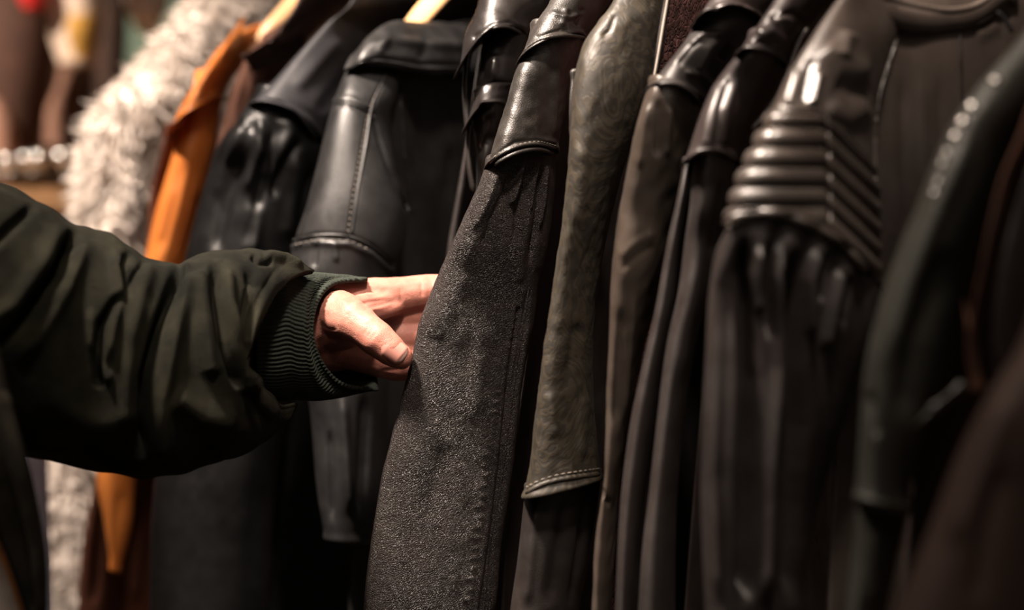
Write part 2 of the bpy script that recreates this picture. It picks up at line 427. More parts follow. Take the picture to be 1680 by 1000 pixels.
# --- white shaggy coat (far left)
g = garment('cream shaggy fleece coat hanging furthest along the rail, left of the orange jacket', 300, 1.85, 'fleece_coat', 'coat')
fr = [R(330, -60, 1.96, 560, -60, 2.24, .07), R(300, 25, 1.94, 520, 20, 2.14, .08), R(240, 90, 1.91, 480, 100, 2.09, .085), R(180, 160, 1.89, 450, 180, 2.06, .09),
      R(146, 210, 1.88, 420, 250, 2.04, .09), R(128, 300, 1.88, 400, 340, 2.04, .09), R(128, 380, 1.88, 380, 430, 2.04, .09),
      R(110, 560, 1.88, 330, 600, 2.02, .085), R(80, 760, 1.88, 280, 780, 2.01, .085), R(78, 1000, 1.88, 260, 1000, 2.00, .08), R(80, 1300, 1.88, 260, 1300, 2.00, .08)]
S = loft('fleece_body', fr, M['fur'], g, nv=150, nf=70, noise=[(6, (22, 22, 22), 3.1), (3, (60, 60, 60), 1.7)], folds=[([(300, 150), (230, 420)], 18, -8), ([(210, 250), (180, 420)], 14, 7)])
VV, FF = [], []
idx = rng.integers(0, len(S.v), 20000)
for c, i in enumerate(idx):
    v = S.v[i]; nn = S.n[i]; q = S.q[i]
    if q[1] > 1050 or q[0] > 470: continue
    d = nn*.45+rng.normal(0, .28, 3)+np.array([-.15, 0, -.65]); d /= np.linalg.norm(d)
    l = rng.uniform(.008, .017); wv = np.cross(d, rng.normal(0, 1, 3)); wv /= np.linalg.norm(wv); wv *= rng.uniform(.0008, .0018)
    bend = rng.normal(0, .35, 3)*l
    o = len(VV)
    a0 = v-nn*.002; a1 = v+d*l*.5+bend*.3; a2 = v+d*l+bend
    VV += [a0-wv, a0+wv, a1-wv*.9, a1+wv*.9, a2]
    FF += [(o, o+1, o+3, o+2), (o+2, o+3, o+4)]
obj('fleece_tufts', np.array(VV), FF, M['fur'], S.o, kind='stuff')

# --- orange leather jacket
g = garment('bright orange leather jacket with a cape-like shoulder flap, beside the cream fleece coat', 320, 1.62)
S = loft('sleeve', [R(322, 120, 1.60, 372, 118, 1.63, .02), R(312, 165, 1.58, 363, 168, 1.60, .03), R(290, 235, 1.57, 353, 235, 1.59, .036), R(262, 330, 1.57, 333, 325, 1.59, .038), R(239, 420, 1.57, 306, 428, 1.59, .038),
                    R(205, 560, 1.57, 290, 570, 1.59, .036), R(160, 770, 1.57, 225, 770, 1.59, .03), R(172, 860, 1.57, 215, 860, 1.59, .022), R(180, 932, 1.57, 196, 935, 1.59, .012)],
         M['orange'], g, nv=130, nf=50, folds=[([(348, 215), (322, 330)], 7, 2.5), ([(300, 260), (262, 420)], 10, -2.5), ([(285, 300), (258, 400)], 6, 1.5), ([(200, 800), (184, 930)], 8, -3)], noise=[(2, (30, 30, 12), 0)])
seam(S, [(338, 180), (318, 300), (285, 424)], M['orange'], .0013)
S = loft('shoulder_flap', [R(455, 34, 1.64, 480, 60, 1.70, .012), R(415, 43, 1.62, 450, 72, 1.68, .018), R(385, 58, 1.60, 418, 95, 1.66, .028), R(357, 82, 1.57, 400, 108, 1.64, .030), R(333, 116, 1.55, 382, 128, 1.62, .044), R(300, 172, 1.55, 368, 150, 1.61, .052),
                           R(274, 224, 1.55, 363, 168, 1.605, .056)], M['orange'], g, nv=70, nf=60, noise=[(.8, (30, 30, 30), 2)], hemroll=.002, hemdepth=.05,
         pull=lambda th, v: -np.abs(np.sin(th))**1.2*.010*v**3)
stitch(S, [(300, 180), (330, 160), (362, 155)], M['thread'], .006, .004, .0006)
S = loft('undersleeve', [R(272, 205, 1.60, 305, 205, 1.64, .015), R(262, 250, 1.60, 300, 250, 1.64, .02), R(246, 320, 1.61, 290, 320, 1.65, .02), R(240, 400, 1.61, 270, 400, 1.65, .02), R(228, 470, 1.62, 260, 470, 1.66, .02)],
         M['rust'], g, nv=40, nf=30, label='shadow side of the orange sleeve, painted rust brown')  # separate piece whose rust colour stands for the sleeve's shaded side
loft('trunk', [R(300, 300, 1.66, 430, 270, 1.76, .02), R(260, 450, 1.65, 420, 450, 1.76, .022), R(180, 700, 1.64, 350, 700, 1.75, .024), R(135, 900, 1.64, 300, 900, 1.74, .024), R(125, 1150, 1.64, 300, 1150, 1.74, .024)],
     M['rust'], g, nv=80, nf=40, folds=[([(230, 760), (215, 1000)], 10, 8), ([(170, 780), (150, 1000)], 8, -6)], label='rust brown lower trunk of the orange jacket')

# --- brown suede jacket
g = garment('brown suede jacket squeezed between the orange jacket and the charcoal-yoked black one', 400, 1.56)
S = loft('sleeve', [R(432, 60, 1.54, 520, 20, 1.56, .02), R(402, 95, 1.52, 470, 90, 1.54, .028), R(384, 135, 1.51, 440, 140, 1.53, .03), R(372, 180, 1.51, 420, 200, 1.53, .032), R(355, 245, 1.51, 410, 260, 1.53, .03), R(330, 420, 1.51, 400, 420, 1.53, .03), R(300, 700, 1.52, 380, 700, 1.54, .03), R(290, 1150, 1.52, 360, 1150, 1.54, .03)],
         M['brown_suede'], g, nv=110, nf=40, noise=[(2, (40, 40, 15), 1)], folds=[([(415, 100), (390, 200)], 6, -2.5)])
S2 = loft('yoke', [R(505, -40, 1.50, 640, -60, 1.62, .015), R(482, 12, 1.49, 580, 0, 1.6, .02), R(455, 48, 1.48, 540, 30, 1.58, .024), R(430, 72, 1.47, 500, 72, 1.56, .026), R(408, 86, 1.475, 470, 118, 1.56, .024), R(398, 92, 1.48, 462, 140, 1.56, .016)],
          M['brown_dark2'], g, nv=60, nf=50, folds=[([(460, 100), (440, 60), (470, 40)], 6, -3), ([(500, 60), (470, 95)], 8, 5), ([(430, 85), (480, 55), (520, 20)], 4, 2)], label='dark cocoa leather yoke, collar shadow in its colour', hemroll=.002)  # yoke tone also holds the shadow under the collar
seam(S2, [(415, 92), (440, 80), (480, 78), (496, 70)], M['brown_dark2'], .002)

# --- black jacket with charcoal yoke
g = garment('black leather jacket with a plain charcoal yoke, half hidden behind the collared black jacket', 430, 1.47)
S = loft('sleeve', [R(425, 145, 1.40, 520, 165, 1.44, .03), R(398, 186, 1.395, 540, 215, 1.44, .040), R(360, 232, 1.395, 545, 255, 1.44, .047), R(345, 276, 1.41, 535, 290, 1.44, .05), R(322, 359, 1.41, 515, 370, 1.44, .05), R(304, 428, 1.41, 500, 440, 1.44, .05),
                    R(275, 600, 1.41, 480, 600, 1.44, .05), R(255, 780, 1.41, 455, 780, 1.44, .048), R(248, 1000, 1.41, 440, 1000, 1.44, .045), R(245, 1250, 1.41, 430, 1250, 1.44, .045)],
         M['black_soft'], g, nv=190, nf=110, noise=[(2.5, (35, 35, 12), 5)],
         folds=[([(412, 185), (385, 240), (350, 330)], 9, 4), ([(440, 185), (450, 220), (432, 290), (400, 420)], 9, -4.5), ([(465, 185), (475, 215), (452, 260), (430, 300)], 12, 4), ([(425, 190), (428, 240), (400, 320)], 8, 5),
                ([(500, 225), (465, 270), (445, 330)], 8, -4.5), ([(490, 250), (480, 330), (470, 400)], 11, 4), ([(515, 270), (500, 330), (490, 400)], 6, -5), ([(395, 250), (370, 330), (350, 420)], 12, -4), ([(420, 330), (410, 420)], 12, 5),
                ([(375, 200), (420, 210), (440, 250)], 6, -3)])
Y = loft('yoke', [R(600, -50, 1.42, 800, -60, 1.60, .012), R(572, 8, 1.41, 770, 0, 1.58, .018), R(538, 38, 1.41, 700, 45, 1.55, .024), R(498, 78, 1.40, 640, 110, 1.51, .030), R(458, 122, 1.39, 590, 170, 1.47, .034), R(425, 158, 1.383, 560, 215, 1.445, .038), R(412, 174, 1.38, 530, 248, 1.43, .038)],
         M['charcoal'], g, nv=110, nf=80, noise=[(1.6, (30, 30, 20), 8)], folds=[([(560, 60), (480, 150)], 12, 2.5), ([(600, 80), (520, 190)], 10, -2)], label='charcoal yoke panel', hemroll=.0022, hemdepth=.04,
         pull=lambda th, v: -np.abs(np.sin(th))**1.5*.014*v**3)
seam(Y, [(436, 160), (462, 165), (492, 190), (522, 230)], M['charcoal'], .0016)
loft('collar', [R(575, 10, 1.43, 595, 45, 1.45, .006), R(620, -25, 1.45, 650, 5, 1.47, .010), R(700, -50, 1.52, 730, -5, 1.54, .012), R(800, -55, 1.6, 800, 10, 1.62, .012)], M['black_soft'], g, nv=50, nf=30)
loft('trunk', [R(560, 60, 1.50, 900, -60, 1.78, .02), R(520, 200, 1.50, 880, 200, 1.80, .028), R(470, 500, 1.49, 860, 500, 1.80, .03), R(430, 900, 1.49, 840, 900, 1.80, .03), R(430, 1250, 1.49, 840, 1250, 1.80, .03)], M['black_soft'], g, nv=70, nf=50,
     noise=[(6, (30, 30, 8), 5)])

# --- black jacket with stand collar
g = garment('black leather jacket with wide flat collar on the wooden hanger, behind the hand', 600, 1.36)
B = loft('trunk', [R(625, 60, 1.365, 900, 20, 1.60, .016), R(612, 120, 1.348, 900, 100, 1.61, .022), R(605, 200, 1.34, 900, 200, 1.62, .026), R(600, 350, 1.34, 900, 350, 1.62, .028), R(590, 600, 1.345, 890, 600, 1.63, .028), R(575, 900, 1.35, 880, 900, 1.63, .028), R(575, 1200, 1.35, 880, 1200, 1.63, .028)],
         M['black'], g, nv=110, nf=80, p=.45, noise=[(2.5, (30, 30, 10), 15)],
         folds=[([(650, 130), (660, 250), (690, 330)], 14, 3), ([(690, 140), (700, 300)], 14, -3), ([(745, 240), (735, 330)], 8, -5)])
seam(B, [(655, 122), (660, 200), (668, 300), (678, 350)], M['black'], .0012)
S = loft('sleeve', [R(590, 96, 1.345, 672, 104, 1.375, .012), R(568, 118, 1.335, 660, 124, 1.36, .020), R(552, 155, 1.325, 652, 160, 1.35, .028), R(538, 200, 1.32, 642, 200, 1.345, .033), R(518, 276, 1.315, 655, 280, 1.34, .038), R(500, 345, 1.31, 668, 345, 1.335, .040), R(482, 402, 1.31, 662, 405, 1.33, .041), R(474, 450, 1.31, 645, 460, 1.33, .042),
                    R(490, 560, 1.31, 640, 560, 1.33, .040), R(510, 680, 1.31, 636, 680, 1.33, .036), R(520, 800, 1.31, 630, 800, 1.33, .033), R(532, 880, 1.31, 612, 885, 1.33, .030)],
         M['black'], g, nv=200, nf=100, p=.8, noise=[(1.2, (30, 30, 12), 25)],
         folds=[([(547, 172), (575, 172), (611, 187)], 3, -2), ([(547, 164), (575, 163), (611, 178)], 4, 1.2, 0), ([(611, 189), (639, 276), (671, 350)], 4, -2.5, .05),
                ([(478, 396), (520, 388), (574, 390), (611, 407), (645, 436)], 4, -3, .03), ([(478, 404), (520, 397), (574, 399), (611, 416), (643, 445)], 6, 1.8, 0),
                ([(630, 130), (607, 180), (596, 240), (583, 315), (573, 386)], 3, -1.6, .03), ([(520, 395), (515, 440)], 5, -1.5), ([(548, 395), (552, 430)], 5, 1.5), ([(560, 640), (575, 850)], 9, 4), ([(600, 640), (590, 860)], 8, -5), ([(540, 700), (545, 860)], 6, -3)])
seam(S, [(547, 171), (575, 170), (611, 187)], M['black'], .0011)
seam(S, [(634, 122), (611, 172), (600, 240), (587, 313), (577, 384)], M['black'], .0013)
seam(S, [(613, 189), (641, 276), (671, 348)], M['black'], .0011)
seam(S, [(480, 394), (520, 386), (574, 388), (611, 405), (644, 434)], M['black'], .0013)
stitch(S, [(627, 135), (605, 180), (593, 240), (580, 315), (570, 384)], M['thread'])
stitch(S, [(484, 402), (522, 394), (574, 396), (609, 412)], M['thread'], .005, .003, .0005)
Cc = loft('collar', [R(576, 92, 1.33, 566, 116, 1.32, .004), R(602, 60, 1.335, 593, 106, 1.315, .009), R(637, 38, 1.35, 639, 110, 1.33, .012), R(676, 35, 1.38, 694, 121, 1.355, .013), R(735, 38, 1.43, 752, 120, 1.40, .013), R(800, 42, 1.49, 815, 118, 1.46, .013), R(870, 40, 1.56, 880, 100, 1.54, .010)],
          M['black'], g, nv=120, nf=60, noise=[(1.2, (40, 40, 40), 4)], folds=[([(585, 108), (620, 96), (680, 103), (760, 108)], 4, -1.5, .02), ([(600, 76), (640, 66), (700, 72), (780, 76)], 8, 2.2), ([(640, 50), (620, 90)], 5, 1.5), ([(700, 60), (690, 100)], 7, -1.2)])
seam(Cc, [(574, 112), (600, 100), (640, 102), (694, 112), (756, 111)], M['black'], .0010)
HK = thing('wooden_hanger', 'pale wooden hanger rising from the flat black collar at the top edge', 'hanger', P(700, 0, 1.45), 'wooden hangers')

def hanger(root, pts, ws):
    rows = []
    for (px, py, d), hw in zip(pts, ws):
        c = P(px, py, d); rows.append(RW(c+np.array([-.76, 0, .1])*hw, c+np.array([.76, 0, -.1])*hw, .007))
    loft('hanger_body', rows, M['wood'], root, nv=60, nf=20, nb=12, hem=(False, False), hemroll=0)
    top = P(*pts[-1])
    hk = [top+np.array([0, 0, -.005])]
    for k in range(14):
        a = -math.pi/2+k/13*math.pi*1.35
        hk.append(top+np.array([.022*math.cos(a)*.8, .0, .075+.022*math.sin(a)+.0])) if k else hk.append(top+np.array([0, 0, .03]))
    tube('hook', np.array(hk), .0019, M['chrome'], root)
hanger(HK, [(640, 95, 1.39), (672, 50, 1.41), (700, 15, 1.43), (735, -22, 1.455), (790, -60, 1.49)], [.006, .0105, .0125, .0125, .009])
HK = thing('wooden_hanger', 'pale wooden hanger end showing above the orange and brown jackets', 'hanger', P(480, 0, 1.66), 'wooden hangers')
hanger(HK, [(405, 95, 1.62), (440, 50, 1.62), (470, 20, 1.63), (505, -18, 1.65), (560, -60, 1.68)], [.006, .010, .013, .013, .009])

# --- glossy strapped jacket
g = garment('glossy dark jacket with two looped straps on its narrow sleeve, left of the pinched sleeve', 800, 1.27)
loft('trunk', [R(800, 0, 1.29, 1010, -60, 1.56, .02), R(775, 150, 1.285, 1010, 150, 1.58, .024), R(755, 300, 1.28, 1010, 300, 1.58, .026), R(735, 420, 1.28, 1010, 420, 1.58, .026), R(700, 700, 1.28, 1000, 700, 1.58, .026), R(690, 1150, 1.28, 1000, 1150, 1.58, .026)],
     M['matt_brown'], g, nv=80, nf=50, p=.6, noise=[(3, (30, 30, 10), 2)])
S = loft('sleeve', [R(800, 30, 1.235, 880, 30, 1.25, .018), R(788, 80, 1.225, 862, 75, 1.24, .026), R(780, 130, 1.22, 856, 130, 1.24, .028), R(777, 190, 1.22, 840, 190, 1.24, .026), R(779, 240, 1.22, 822, 240, 1.235, .022), R(782, 310, 1.225, 818, 310, 1.24, .020), R(770, 420, 1.24, 810, 420, 1.25, .015), R(740, 620, 1.24, 800, 620, 1.25, .015), R(730, 1000, 1.24, 790, 1000, 1.25, .015)],
         M['black_gloss'], g, nv=150, nf=70, folds=[([(792, 150), (820, 140), (845, 150)], 6, -4), ([(788, 190), (812, 180)], 6, 2.5), ([(812, 90), (806, 130)], 7, 3), ([(785, 255), (800, 230), (812, 220)], 5, -3), ([(790, 90), (792, 130)], 4, -2)], noise=[(1.5, (50, 50, 30), 3)])
S = loft('shoulder_strap', [R(792, -40, 1.225, 900, -50, 1.25, .020), R(784, 10, 1.218, 894, 5, 1.245, .027), R(774, 45, 1.212, 876, 35, 1.24, .031), R(768, 70, 1.208, 866, 58, 1.238, .034)], M['black_gloss'], g, nv=60, nf=60,
         folds=[([(778, 60), (805, 42), (835, 38), (865, 52)], 4, -2, 0)], hemroll=.002, hemdepth=.04, pull=lambda th, v: (-np.abs(np.sin(th))**1.3*.006+np.clip(np.cos(th), 0, 1)**3*.028)*v**2, noise=[(1.5, (40, 40, 40), 3)])
seam(S, [(780, 70), (800, 50), (830, 44), (858, 55)], M['black_gloss'], .0011)
for pts in ([(786, 62), (772, 80), (765, 120), (764, 160), (768, 215)],):
    v = np.array([P(a, b, 1.215) for a, b in dens(pts, 6)]); tube('strap_edge', v, .0022, M['black_gloss'], g, flat=1.5)
S = loft('sleeve_band', [R(782, 150, 1.213, 846, 140, 1.235, .024), R(776, 172, 1.208, 838, 160, 1.232, .029), R(771, 196, 1.205, 828, 178, 1.23, .031)], M['black_gloss'], g, nv=40, nf=60, hemroll=.002, hemdepth=.03,
         pull=lambda th, v: (-np.abs(np.sin(th))*.006+np.clip(np.cos(th), 0, 1)**3*.012)*v**2, folds=[([(790, 165), (800, 190)], 5, 2)])
v = np.array([P(a, b, 1.21) for a, b in dens([(772, 200), (769, 240), (770, 275), (777, 316)], 6)]); tube('band_edge', v, .0018, M['black_gloss'], g, flat=1.5)

# --- centre jacket (in focus)
g = garment('black leather jacket in focus whose grained sleeve the hand is pinching', 780, 1.16)
loft('trunk', [R(960, 20, 1.20, 1120, -60, 1.46, .016), R(925, 130, 1.195, 1120, 100, 1.47, .02), R(892, 300, 1.215, 1120, 300, 1.48, .016), R(872, 500, 1.235, 1110, 500, 1.48, .014), R(835, 800, 1.235, 1090, 800, 1.48, .014), R(815, 1150, 1.235, 1080, 1150, 1.48, .014)],
     M['matt_brown'], g, nv=60, nf=40, p=.6)
LO = loft('lower_sleeve', [R(800, 262, 1.115, 909, 235, 1.145, .032), R(786, 300, 1.112, 911, 268, 1.142, .0325), R(764, 350, 1.112, 908, 330, 1.142, .031), R(740, 404, 1.115, 900, 400, 1.143, .029), R(716, 462, 1.12, 883, 470, 1.145, .026), R(692, 521, 1.12, 872, 540, 1.145, .024), R(675, 587, 1.12, 858, 610, 1.145, .022), R(652, 681, 1.12, 846, 690, 1.145, .022),
                           R(626, 780, 1.12, 834, 785, 1.145, .022), R(608, 890, 1.12, 818, 890, 1.145, .022), R(597, 1000, 1.12, 810, 1000, 1.145, .022), R(590, 1130, 1.12, 802, 1120, 1.145, .021)],
          M['centre_lo'], g, nv=330, nf=130, p=.5, noise=[(.9, (40, 40, 16), 11), (.40, (110, 110, 70), 4), (.16, (300, 300, 220), 9)],
          folds=[([(846, 262), (832, 310), (806, 365), (790, 420)], 7, -2.2), ([(870, 262), (862, 300), (848, 350), (846, 400)], 5, -2.0), ([(884, 262), (874, 300), (866, 350)], 4, 2.2), ([(858, 262), (850, 300), (836, 340)], 5, 2.4), ([(897, 262), (892, 320), (880, 380)], 5, 2.2),
                 ([(890, 262), (884, 330), (872, 400), (868, 440)], 4, -2.2), ([(820, 275), (800, 330), (776, 380)], 7, 1.8), ([(868, 330), (856, 400), (850, 470)], 9, 1.8), ([(868, 470), (852, 560), (842, 640)], 4, -1.2, .1), ([(852, 500), (838, 600), (822, 760), (803, 900), (788, 1010)], 4, -1.7, .02),
                 ([(866, 520), (852, 620), (836, 760), (818, 900), (806, 1010)], 5, 1.4, .05), ([(760, 440), (700, 560)], 20, 1.5), ([(730, 720), (700, 860)], 16, -1.3), ([(800, 520), (770, 700)], 18, 1.2)]
          + [([(826-i*2.4, 640+i*17), (804-i*2.4+5*math.sin(i*2.7), 646+i*17)], 3.2, .40, .4) for i in range(21)]
          + [([(852-i*3.2, 520+i*15), (838-i*3.2, 526+i*15)], 2.4, .45, .4) for i in range(14)])
seam(LO, [(868, 470), (852, 570), (836, 680), (822, 790), (804, 890), (792, 1010)], M['centre_lo'], .0010, off=-.0002)
UP = loft('upper_sleeve', [R(874, 40, 1.125, 962, 45, 1.155, .026), R(860, 85, 1.118, 956, 80, 1.152, .031), R(846, 120, 1.114, 947, 108, 1.149, .033), R(830, 175, 1.112, 932, 165, 1.145, .034), R(812, 230, 1.108, 920, 215, 1.14, .035), R(797, 280, 1.105, 913, 250, 1.138, .035)],
          M['centre_up'], g, nv=130, nf=100, p=.7, noise=[(.6, (40, 40, 20), 8), (.4, (160, 160, 160), 2)], folds=[([(872, 95), (845, 180), (822, 260)], 12, 1.2), ([(905, 90), (893, 250)], 9, -1.0), ([(918, 80), (905, 240)], 6, 1.0),
          ([(802, 262), (845, 234), (880, 230), (913, 238)], 3.2, -1.3, .02)], hemroll=.0016, hemdepth=.02, pull=lambda th, v: -np.abs(np.sin(th))**1.2*.009*v**3)
seam(UP, [(799, 272), (820, 254), (850, 240), (882, 236), (912, 243)], M['centre_up'], .0011)
seam(UP, [(797, 284), (818, 266), (850, 250), (882, 245), (912, 252)], M['centre_up'], .0012)
stitch(UP, [(803, 268), (822, 250), (850, 237), (882, 232), (911, 239)], M['thread'], .0036, .0024, .00035)
YK = loft('yoke', [R(915, -40, 1.125, 1040, -40, 1.165, .020), R(900, 5, 1.12, 1003, 0, 1.158, .026), R(884, 32, 1.115, 984, 30, 1.154, .030), R(866, 66, 1.11, 970, 55, 1.151, .033), R(850, 108, 1.108, 962, 70, 1.149, .035)], M['centre_up'], g, nv=80, nf=90,
          noise=[(1.2, (50, 50, 50), 12)], folds=[([(900, 20), (930, 30), (960, 20)], 4, 1.2), ([(880, 60), (920, 50), (962, 55)], 3, -1.0, 0), ([(930, 10), (920, 45)], 5, 1.3), ([(955, 10), (945, 45)], 5, -1.2)], hemroll=.002, hemdepth=.03,
          pull=lambda th, v: -np.abs(np.sin(th))**1.0*.009*v**2.5)
seam(YK, [(853, 100), (866, 78), (890, 64), (925, 58), (960, 62)], M['centre_up'], .0012)

# --- swirl embossed jacket
g = garment('olive brown leather jacket embossed with swirls, right of the pinched sleeve', 930, 1.12)
loft('front_panel', [R(1092, -60, 1.10, 1230, -80, 1.24, .012), R(1086, 20, 1.098, 1220, 10, 1.24, .014), R(1070, 130, 1.097, 1200, 130, 1.24, .015), R(1030, 300, 1.10, 1180, 300, 1.25, .016), R(1000, 600, 1.11, 1170, 600, 1.26, .016), R(990, 1150, 1.11, 1160, 1150, 1.26, .016)], M['lace'], g, nv=90, nf=60, p=.5,
     noise=[(1.5, (90, 90, 90), 2)], label='oxblood embossed front panel beside the zip')
S = loft('sleeve', [R(1030, -60, 1.075, 1105, -60, 1.10, .020), R(1006, 0, 1.07, 1096, 0, 1.095, .027), R(980, 42, 1.065, 1090, 40, 1.09, .032), R(958, 78, 1.062, 1082, 90, 1.088, .035), R(944, 130, 1.06, 1072, 140, 1.086, .037), R(935, 220, 1.06, 1045, 220, 1.085, .037), R(930, 292, 1.06, 1022, 285, 1.085, .035), R(920, 382, 1.062, 1000, 370, 1.087, .031), R(909, 450, 1.064, 984, 450, 1.088, .028),
                    R(894, 560, 1.066, 972, 560, 1.088, .026), R(880, 670, 1.068, 974, 665, 1.09, .026), R(869, 770, 1.07, 982, 750, 1.092, .027), R(860, 815, 1.07, 986, 782, 1.092, .028)],
         M['paisley'], g, nv=280, nf=100, p=.55, noise=[(1.2, (40, 40, 18), 31), (.5, (170, 170, 130), 3)],
         folds=[([(985, 60), (1000, 50), (1010, 20)], 5, -1.5), ([(950, 230), (960, 300), (945, 380)], 10, 1.2), ([(950, 520), (925, 650)], 10, -1.4), ([(960, 640), (955, 760)], 8, 1.6), ([(900, 640), (915, 720)], 7, 1.2)], hemroll=.0015, hemdepth=.015)
seam(S, [(862, 809), (885, 796), (910, 788), (945, 782), (984, 777)], M['paisley'], .0016, off=.0000)
stitch(S, [(864, 800), (887, 787), (911, 779), (945, 773), (982, 768)], M['thread'], .0042, .003, .0004)
L2 = loft('cuff_panel', [R(863, 795, 1.078, 985, 770, 1.098, .022), R(858, 835, 1.078, 984, 800, 1.098, .024), R(849, 917, 1.078, 966, 917, 1.098, .023), R(837, 1000, 1.078, 950, 1000, 1.098, .022), R(828, 1090, 1.078, 940, 1090, 1.098, .022)], M['matt_brown'], g, nv=90, nf=60,
          folds=[([(880, 820), (862, 1000)], 8, 2), ([(930, 810), (900, 1000)], 12, -2), ([(965, 800), (935, 1000)], 6, -2)], label='plain dark cuff below the embossed sleeve')
S3 = loft('side_flap', [R(938, 118, 1.064, 962, 110, 1.075, .005), R(934, 160, 1.062, 960, 160, 1.075, .006), R(934, 200, 1.062, 955, 210, 1.075, .005), R(937, 218, 1.064, 948, 224, 1.075, .004)], M['centre_up'], g, nv=40, nf=24)
zp = [P(a, b, 1.052) for a, b in dens([(1097, -30), (1095, 0), (1090, 30), (1086, 54), (1080, 90), (1073, 128)], 2.6)]
tube('zip_tape', np.array(zp)+np.array([0, .004, 0]), .0020, M['matt_brown'], g, flat=.5)
tube('zip_edge', np.array(zp), .0008, M['thread_lt'], g, label='pale zip edge')

# --- brown-black jacket
g = garment('brown-black leather jacket with mottled sleeve, right of the swirl embossed jacket', 1050, 1.06)
loft('trunk', [R(1200, 0, 1.09, 1400, -60, 1.34, .014), R(1160, 130, 1.085, 1400, 130, 1.36, .018), R(1110, 300, 1.085, 1370, 300, 1.37, .018), R(1080, 500, 1.085, 1350, 500, 1.37, .018), R(1020, 1150, 1.085, 1330, 1150, 1.37, .018)], M['matt_brown'], g, nv=60, nf=40, p=.6)
S = loft('lower_sleeve', [R(1068, 130, 1.008, 1155, 150, 1.038, .033), R(1057, 160, 1.006, 1148, 190, 1.038, .0345), R(1041, 215, 1.008, 1140, 240, 1.038, .034), R(1028, 279, 1.012, 1128, 300, 1.040, .033), R(1015, 351, 1.018, 1108, 370, 1.042, .031), R(1005, 430, 1.018, 1092, 440, 1.042, .029), R(1001, 500, 1.02, 1072, 510, 1.042, .025), R(999, 580, 1.022, 1052, 580, 1.042, .021),
                          R(996, 670, 1.025, 1034, 670, 1.042, .017), R(992, 780, 1.025, 1018, 780, 1.042, .014), R(982, 846, 1.025, 1012, 850, 1.042, .013), R(975, 930, 1.025, 1006, 930, 1.042, .013), R(970, 1080, 1.025, 1000, 1080, 1.042, .013)],
         M['brown_blk'], g, nv=230, nf=80, p=.7, noise=[(1.4, (35, 35, 14), 41), (.5, (120, 120, 90), 6)], folds=[([(1066, 165), (1055, 210), (1050, 280)], 6, 1.4), ([(1082, 160), (1078, 260)], 6, -1.2), ([(1100, 170), (1094, 260)], 6, 1.2), ([(1012, 425), (1040, 400), (1075, 378)], 7, .8), ([(1015, 445), (1045, 420), (1075, 400)], 6, -.7), ([(1020, 500), (1010, 700)], 7, -2), ([(1040, 480), (1018, 700)], 7, 2), ([(985, 800), (1000, 830)], 4, -2)])
U = loft('upper_sleeve', [R(1165, 10, 1.018, 1262, 20, 1.05, .022), R(1139, 46, 1.008, 1242, 50, 1.044, .029), R(1113, 82, 1.005, 1212, 88, 1.042, .033), R(1083, 120, 1.006, 1184, 130, 1.042, .034), R(1062, 154, 1.002, 1152, 184, 1.038, .036)], M['matt_brown'], g, nv=100, nf=90,
         noise=[(1.2, (40, 40, 40), 9)], folds=[([(1180, 60), (1160, 80), (1140, 120)], 7, 2.5), ([(1200, 70), (1180, 100)], 6, -2.5), ([(1120, 118), (1150, 122), (1170, 145)], 6, 2.0), ([(1150, 60), (1110, 110)], 7, -1.6), ([(1130, 75), (1155, 55), (1190, 55)], 5, 1.6)], hemroll=.0018, pull=lambda th, v: -np.abs(np.sin(th))*.008*v**2.5)
seam(U, [(1064, 150), (1084, 138), (1110, 138), (1134, 152), (1152, 174)], M['matt_brown'], .0012)
Cc = loft('collar', [R(1180, -25, 1.002, 1290, -20, 1.04, .016), R(1160, 8, 1.003, 1268, 15, 1.038, .026), R(1146, 30, 1.0, 1256, 32, 1.036, .030), R(1137, 50, .998, 1246, 46, 1.035, .032)], M['dark_brown'], g, nv=60, nf=70, folds=[([(1150, 36), (1176, 12), (1208, 14), (1244, 30)], 3.5, 1.8, 0), ([(1150, 42), (1176, 20), (1208, 22), (1244, 38)], 3, -1.5, 0)],
          hemroll=.002, hemdepth=.03, pull=lambda th, v: -np.abs(np.sin(th))*.010*v**2)

# --- glossy brown jacket with double highlight
g = garment('glossy dark brown jacket with a hemmed upper sleeve, between mottled sleeve and quilted biker jacket', 1150, 1.0)
loft('trunk', [R(1300, 0, 1.04, 1500, -60, 1.28, .014), R(1250, 150, 1.03, 1500, 130, 1.30, .016), R(1200, 300, 1.03, 1470, 300, 1.31, .018), R(1165, 500, 1.03, 1430, 500, 1.31, .018), R(1110, 1150, 1.03, 1400, 1150, 1.31, .018)], M['dark_brown'], g, nv=60, nf=40, p=.6)
S = loft('lower_sleeve', [R(1142, 235, .972, 1210, 240, .998, .031), R(1137, 275, .972, 1208, 275, .998, .031), R(1132, 340, .976, 1196, 340, .998, .029), R(1124, 400, .985, 1182, 400, 1.0, .026), R(1114, 480, .985, 1164, 480, 1.0, .024), R(1096, 560, .985, 1142, 560, 1.0, .022), R(1080, 670, .985, 1125, 670, 1.0, .021), R(1064, 800, .985, 1113, 800, 1.0, .020), R(1052, 900, .985, 1109, 900, 1.0, .020), R(1042, 1080, .985, 1106, 1080, 1.0, .020)],
         M['matt_brown'], g, nv=150, nf=60, noise=[(1.2, (30, 30, 8), 13)], folds=[([(1160, 290), (1148, 420), (1110, 640)], 10, 1.5), ([(1185, 290), (1165, 420)], 6, -1.5)])
